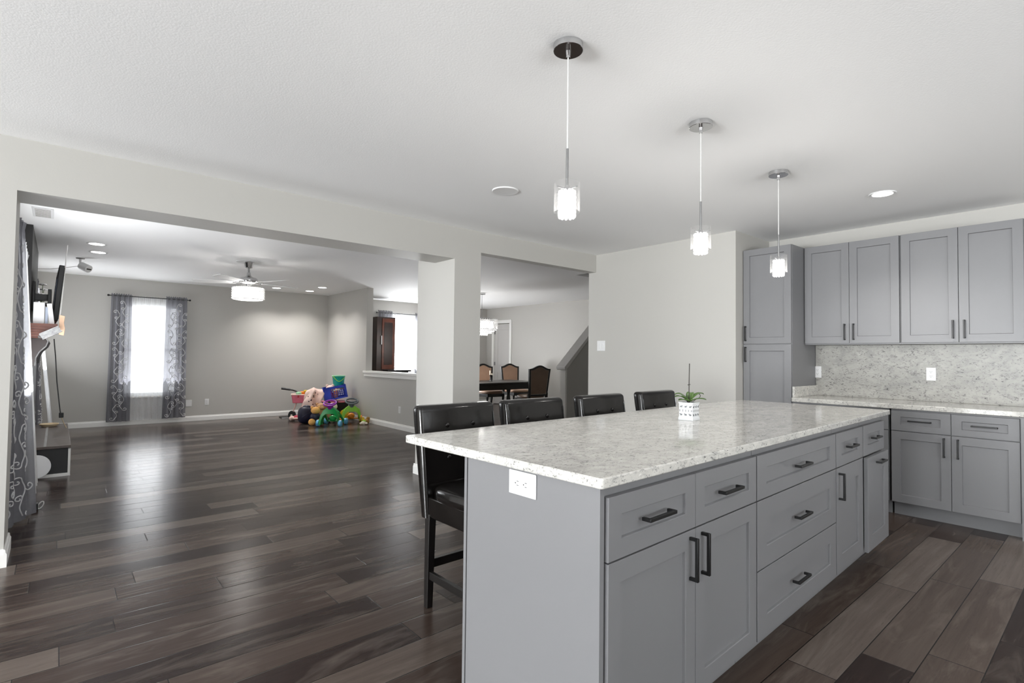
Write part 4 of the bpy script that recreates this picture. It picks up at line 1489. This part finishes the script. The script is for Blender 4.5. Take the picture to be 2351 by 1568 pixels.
b = B().sheet(blanket, 22, 22)
b.mi = 1
rnd = random.Random(3)
for i in range(26):
    u, w = rnd.uniform(.08, .92), rnd.uniform(.05, .85)
    p = Vector(blanket(u, w))
    b.sph(p + Vector((0, -.004, 0)), (.014, .005, .012), 8, 5)
b.build('cloth', ['pale_pink', 'print_dark'], bl_, smooth=80).modifiers.new('thick', 'SOLIDIFY').thickness = .008
B().sph((.10, .07, .30), (.13, .10, .30), 18, 12, .6).build('filling', 'pale_pink', bl_, smooth=80)

tcart = thing('toy_cart', 'dark toy cart with pink rim carrying the blue crate', 'toy', (4.13, 10.05, 0))
B().box(-.20, .20, -.16, .16, .10, .34).build('basket', 'black_matte', tcart, bevel=0.01)
B().box(-.215, .215, -.175, .175, .34, .37).build('rim', 'pink', tcart, bevel=0.01)
for x in (-.16, .16):
    for y in (-.12, .12):
        b = B()
        wheel(b, (x, y, .05), .05, .03)
        b.build('wheel', 'black_matte', tcart, bevel=0.004)
        B().box(x - .012, x + .012, y - .012, y + .012, .05, .10).build('caster_post', 'dark_gray', tcart)
cr = thing('milk_crate', 'blue plastic crate with lattice sides on top of the toy pile', 'crate', (4.13, 10.02, .412), -.30)
cr.rotation_euler = (0, -.2, -.30)
w, d, h, tk = .205, .15, .25, .012
b = B().box(-w, w, -d, d, 0, tk)
for s in (-1, 1):
    # long sides: solid end, lattice field, rim
    y0_, y1_ = (s * d - tk / 2, s * d + tk / 2)
    b.box(-w, w, y0_, y1_, 0, .03).box(-w, w, y0_, y1_, h - .045, h).box(-w, -w + .12, y0_, y1_, 0, h).box(w - .035, w, y0_, y1_, 0, h)
    for i in range(7):
        x = -w + .13 + i * .037
        b.box(x, x + .008, y0_, y1_, .03, h - .045)
    for j in range(4):
        b.box(-w + .12, w - .03, y0_, y1_, .055 + j * .037, .063 + j * .037)
    x0_, x1_ = s * w - tk / 2, s * w + tk / 2
    b.box(x0_, x1_, -d, d, 0, .1).box(x0_, x1_, -d, d, h - .04, h).box(x0_, x1_, -d, -d + .03, 0, h).box(x0_, x1_, d - .03, d, 0, h)
b.build('shell', 'blue', cr, smooth=0)
B().box(-.03, .09, -d - .009, -d - .006, h - .085, h - .06).build('handle_slot', 'paper', cr, bevel=0.001)
plush('pink_plush', 'pale pink soft toy poking out of the blue crate', (4.0, 10.0, .385), -.3, [
    ('body', 'rose', [((0, 0, .09), (.07, .09, .09))]), ('head', 'pale_pink', [((0, 0, .23), (.075, .07, .06)), ((-.05, 0, .28), (.03, .02, .03)), ((.05, 0, .28), (.03, .02, .03))])])
tag(B().sph((4.09, 9.935, .50), (.05, .05, .11), 14, 10).build('orange_toy', 'orange', smooth=80), 'orange soft toy inside the blue crate behind its front wall', 'soft toy')
bk_ = thing('toy_bucket', 'teal patterned bucket with a lime handle at the top of the toy pile', 'bucket', (4.18, 10.03, .6135), -.4)
B().lathe([(0, 0), (.088, 0), (.092, .01), (.118, .225), (.122, .235), (.122, .242), (.112, .242), (.086, .014), (0, .012)], n=36).build('pail', 'teal', bk_, smooth=40)
b = B().tube([(.123 * cos(x), .123 * sin(x), .238) for x in [i * 2 * pi / 36 for i in range(36)]], .007, 8, True)
b.build('rim', 'mint', bk_)
b = B().tube([(-.10 + .20 * t_, -.085 - .05 * sin(pi * t_), .235 - .10 * sin(pi * t_ * .9)) for t_ in [i / 14 for i in range(15)]], .007, 8)
b.build('bail', 'lime', bk_)
b = B()
for i in range(16):
    a = rnd.uniform(pi, 2 * pi)
    z = rnd.uniform(.03, .2)
    r = .0895 + .026 * z / .225 - .0085
    b.sph((r * cos(a), r * sin(a), z), (.013, .013, .016), 8, 6)
b.build('print', 'teal_dark', bk_, smooth=80)
tag(B().box(4.08, 4.29, 9.93, 10.11, .595, .6125).build('toy_tray', 'orange', bevel=0.004), 'thin orange tray inside the blue crate under the teal bucket', 'tray')

# pink push cart with basket and black wheels
pc = thing('toy_stroller', 'pink toy stroller with black wheels and a dark grey handle by the far wall', 'toy stroller', (3.62, 10.62, 0), -.35)
B().loft([[(-w_, -d_, z), (w_, -d_, z), (w_, d_, z), (-w_, d_, z)] for w_, d_, z in ((.10, .09, .31), (.125, .11, .47))]).build('basket', 'pink', pc, bevel=0.01, smooth=0)
B().tube([(-.13, -.115, .475), (.13, -.115, .475), (.13, .115, .475), (-.13, .115, .475)], .010, 8, True).build('rim', 'cream', pc)
B().box(-.012, .012, -.121, -.109, .42, .46).build('clasp', 'red', pc, bevel=0.002)
b = B()
for x in (-.06, .06):
    b.tube([(x + .03, .0, .32), (x - .05, -.02, .08)], .013, 8)
b.tube([(.08, 0, .32), (.12, .03, .07)], .016, 8)
b.build('strut', 'pale_pink', pc)
for x, y in ((-.11, -.05), (-.11, .09), (.13, -.02), (.13, .1)):
    b = B()
    wheel(b, (x, y, .075), .075, .025, (.5, 1, 0))
    wo = b.build('wheel', 'black_matte', pc, bevel=0.004)
    B().cyl((x - .008, y - .022, .075), (x + .008, y + .022, .075), .02, n=12).build('hub', 'cream', wo)
B().tube([(.03, 0, .48), (-.04, -.01, .535), (-.10, -.02, .56), (-.16, -.03, .575)], .016, 10).build('handle_bar', 'dark_gray', pc)
B().tube([(-.15, -.03, .573), (-.24, -.04, .59), (-.31, -.05, .60)], .024, 12).build('grip', 'dark_gray', pc, smooth=60)
for nm, lab, m_, c, r in (('mint_toy', 'mint toy on top of the pink stroller basket', 'mint', (3.60, 10.55, .50), (.05, .04, .03)),
                          ('orange_toy', 'orange toy in the pink stroller basket against the blanket', 'orange', (3.69, 10.6, .50), (.05, .05, .035)),
                          ('yellow_toy', 'yellow toy wedged over the pink stroller basket', 'yellow', (3.735, 10.56, .53), (.035, .03, .03))):
    tag(B().sph(c, r, 14, 8, .6).build(nm, m_, smooth=80), lab, 'toy')
plush('pink_doll', 'pink doll lying on the floor by the black wheel of the stroller', (3.50, 10.28, 0), -.5, [
    ('body', 'rose', [((0, 0, .06), (.09, .05, .05)), ((.09, .02, .05), (.04, .03, .03))]), ('head', 'pale_pink', [((-.1, -.01, .05), (.055, .05, .045))]),
    ('arm', 'pale_pink', [((-.02, -.06, .05), (.06, .02, .02)), ((.03, .04, .1), (.02, .02, .05))])])
ft = thing('floor_tray', 'flat black tray with a pale edge lying on the floor by the far wall', 'tray', (3.55, 10.93, 0), -.1)
B().box(-.16, .16, -.13, .13, 0, .014).build('tray', 'black_matte', ft, bevel=0.003)
B().box(-.165, .1, -.135, -.125, 0, .016).build('edge_strip', 'trim', ft)
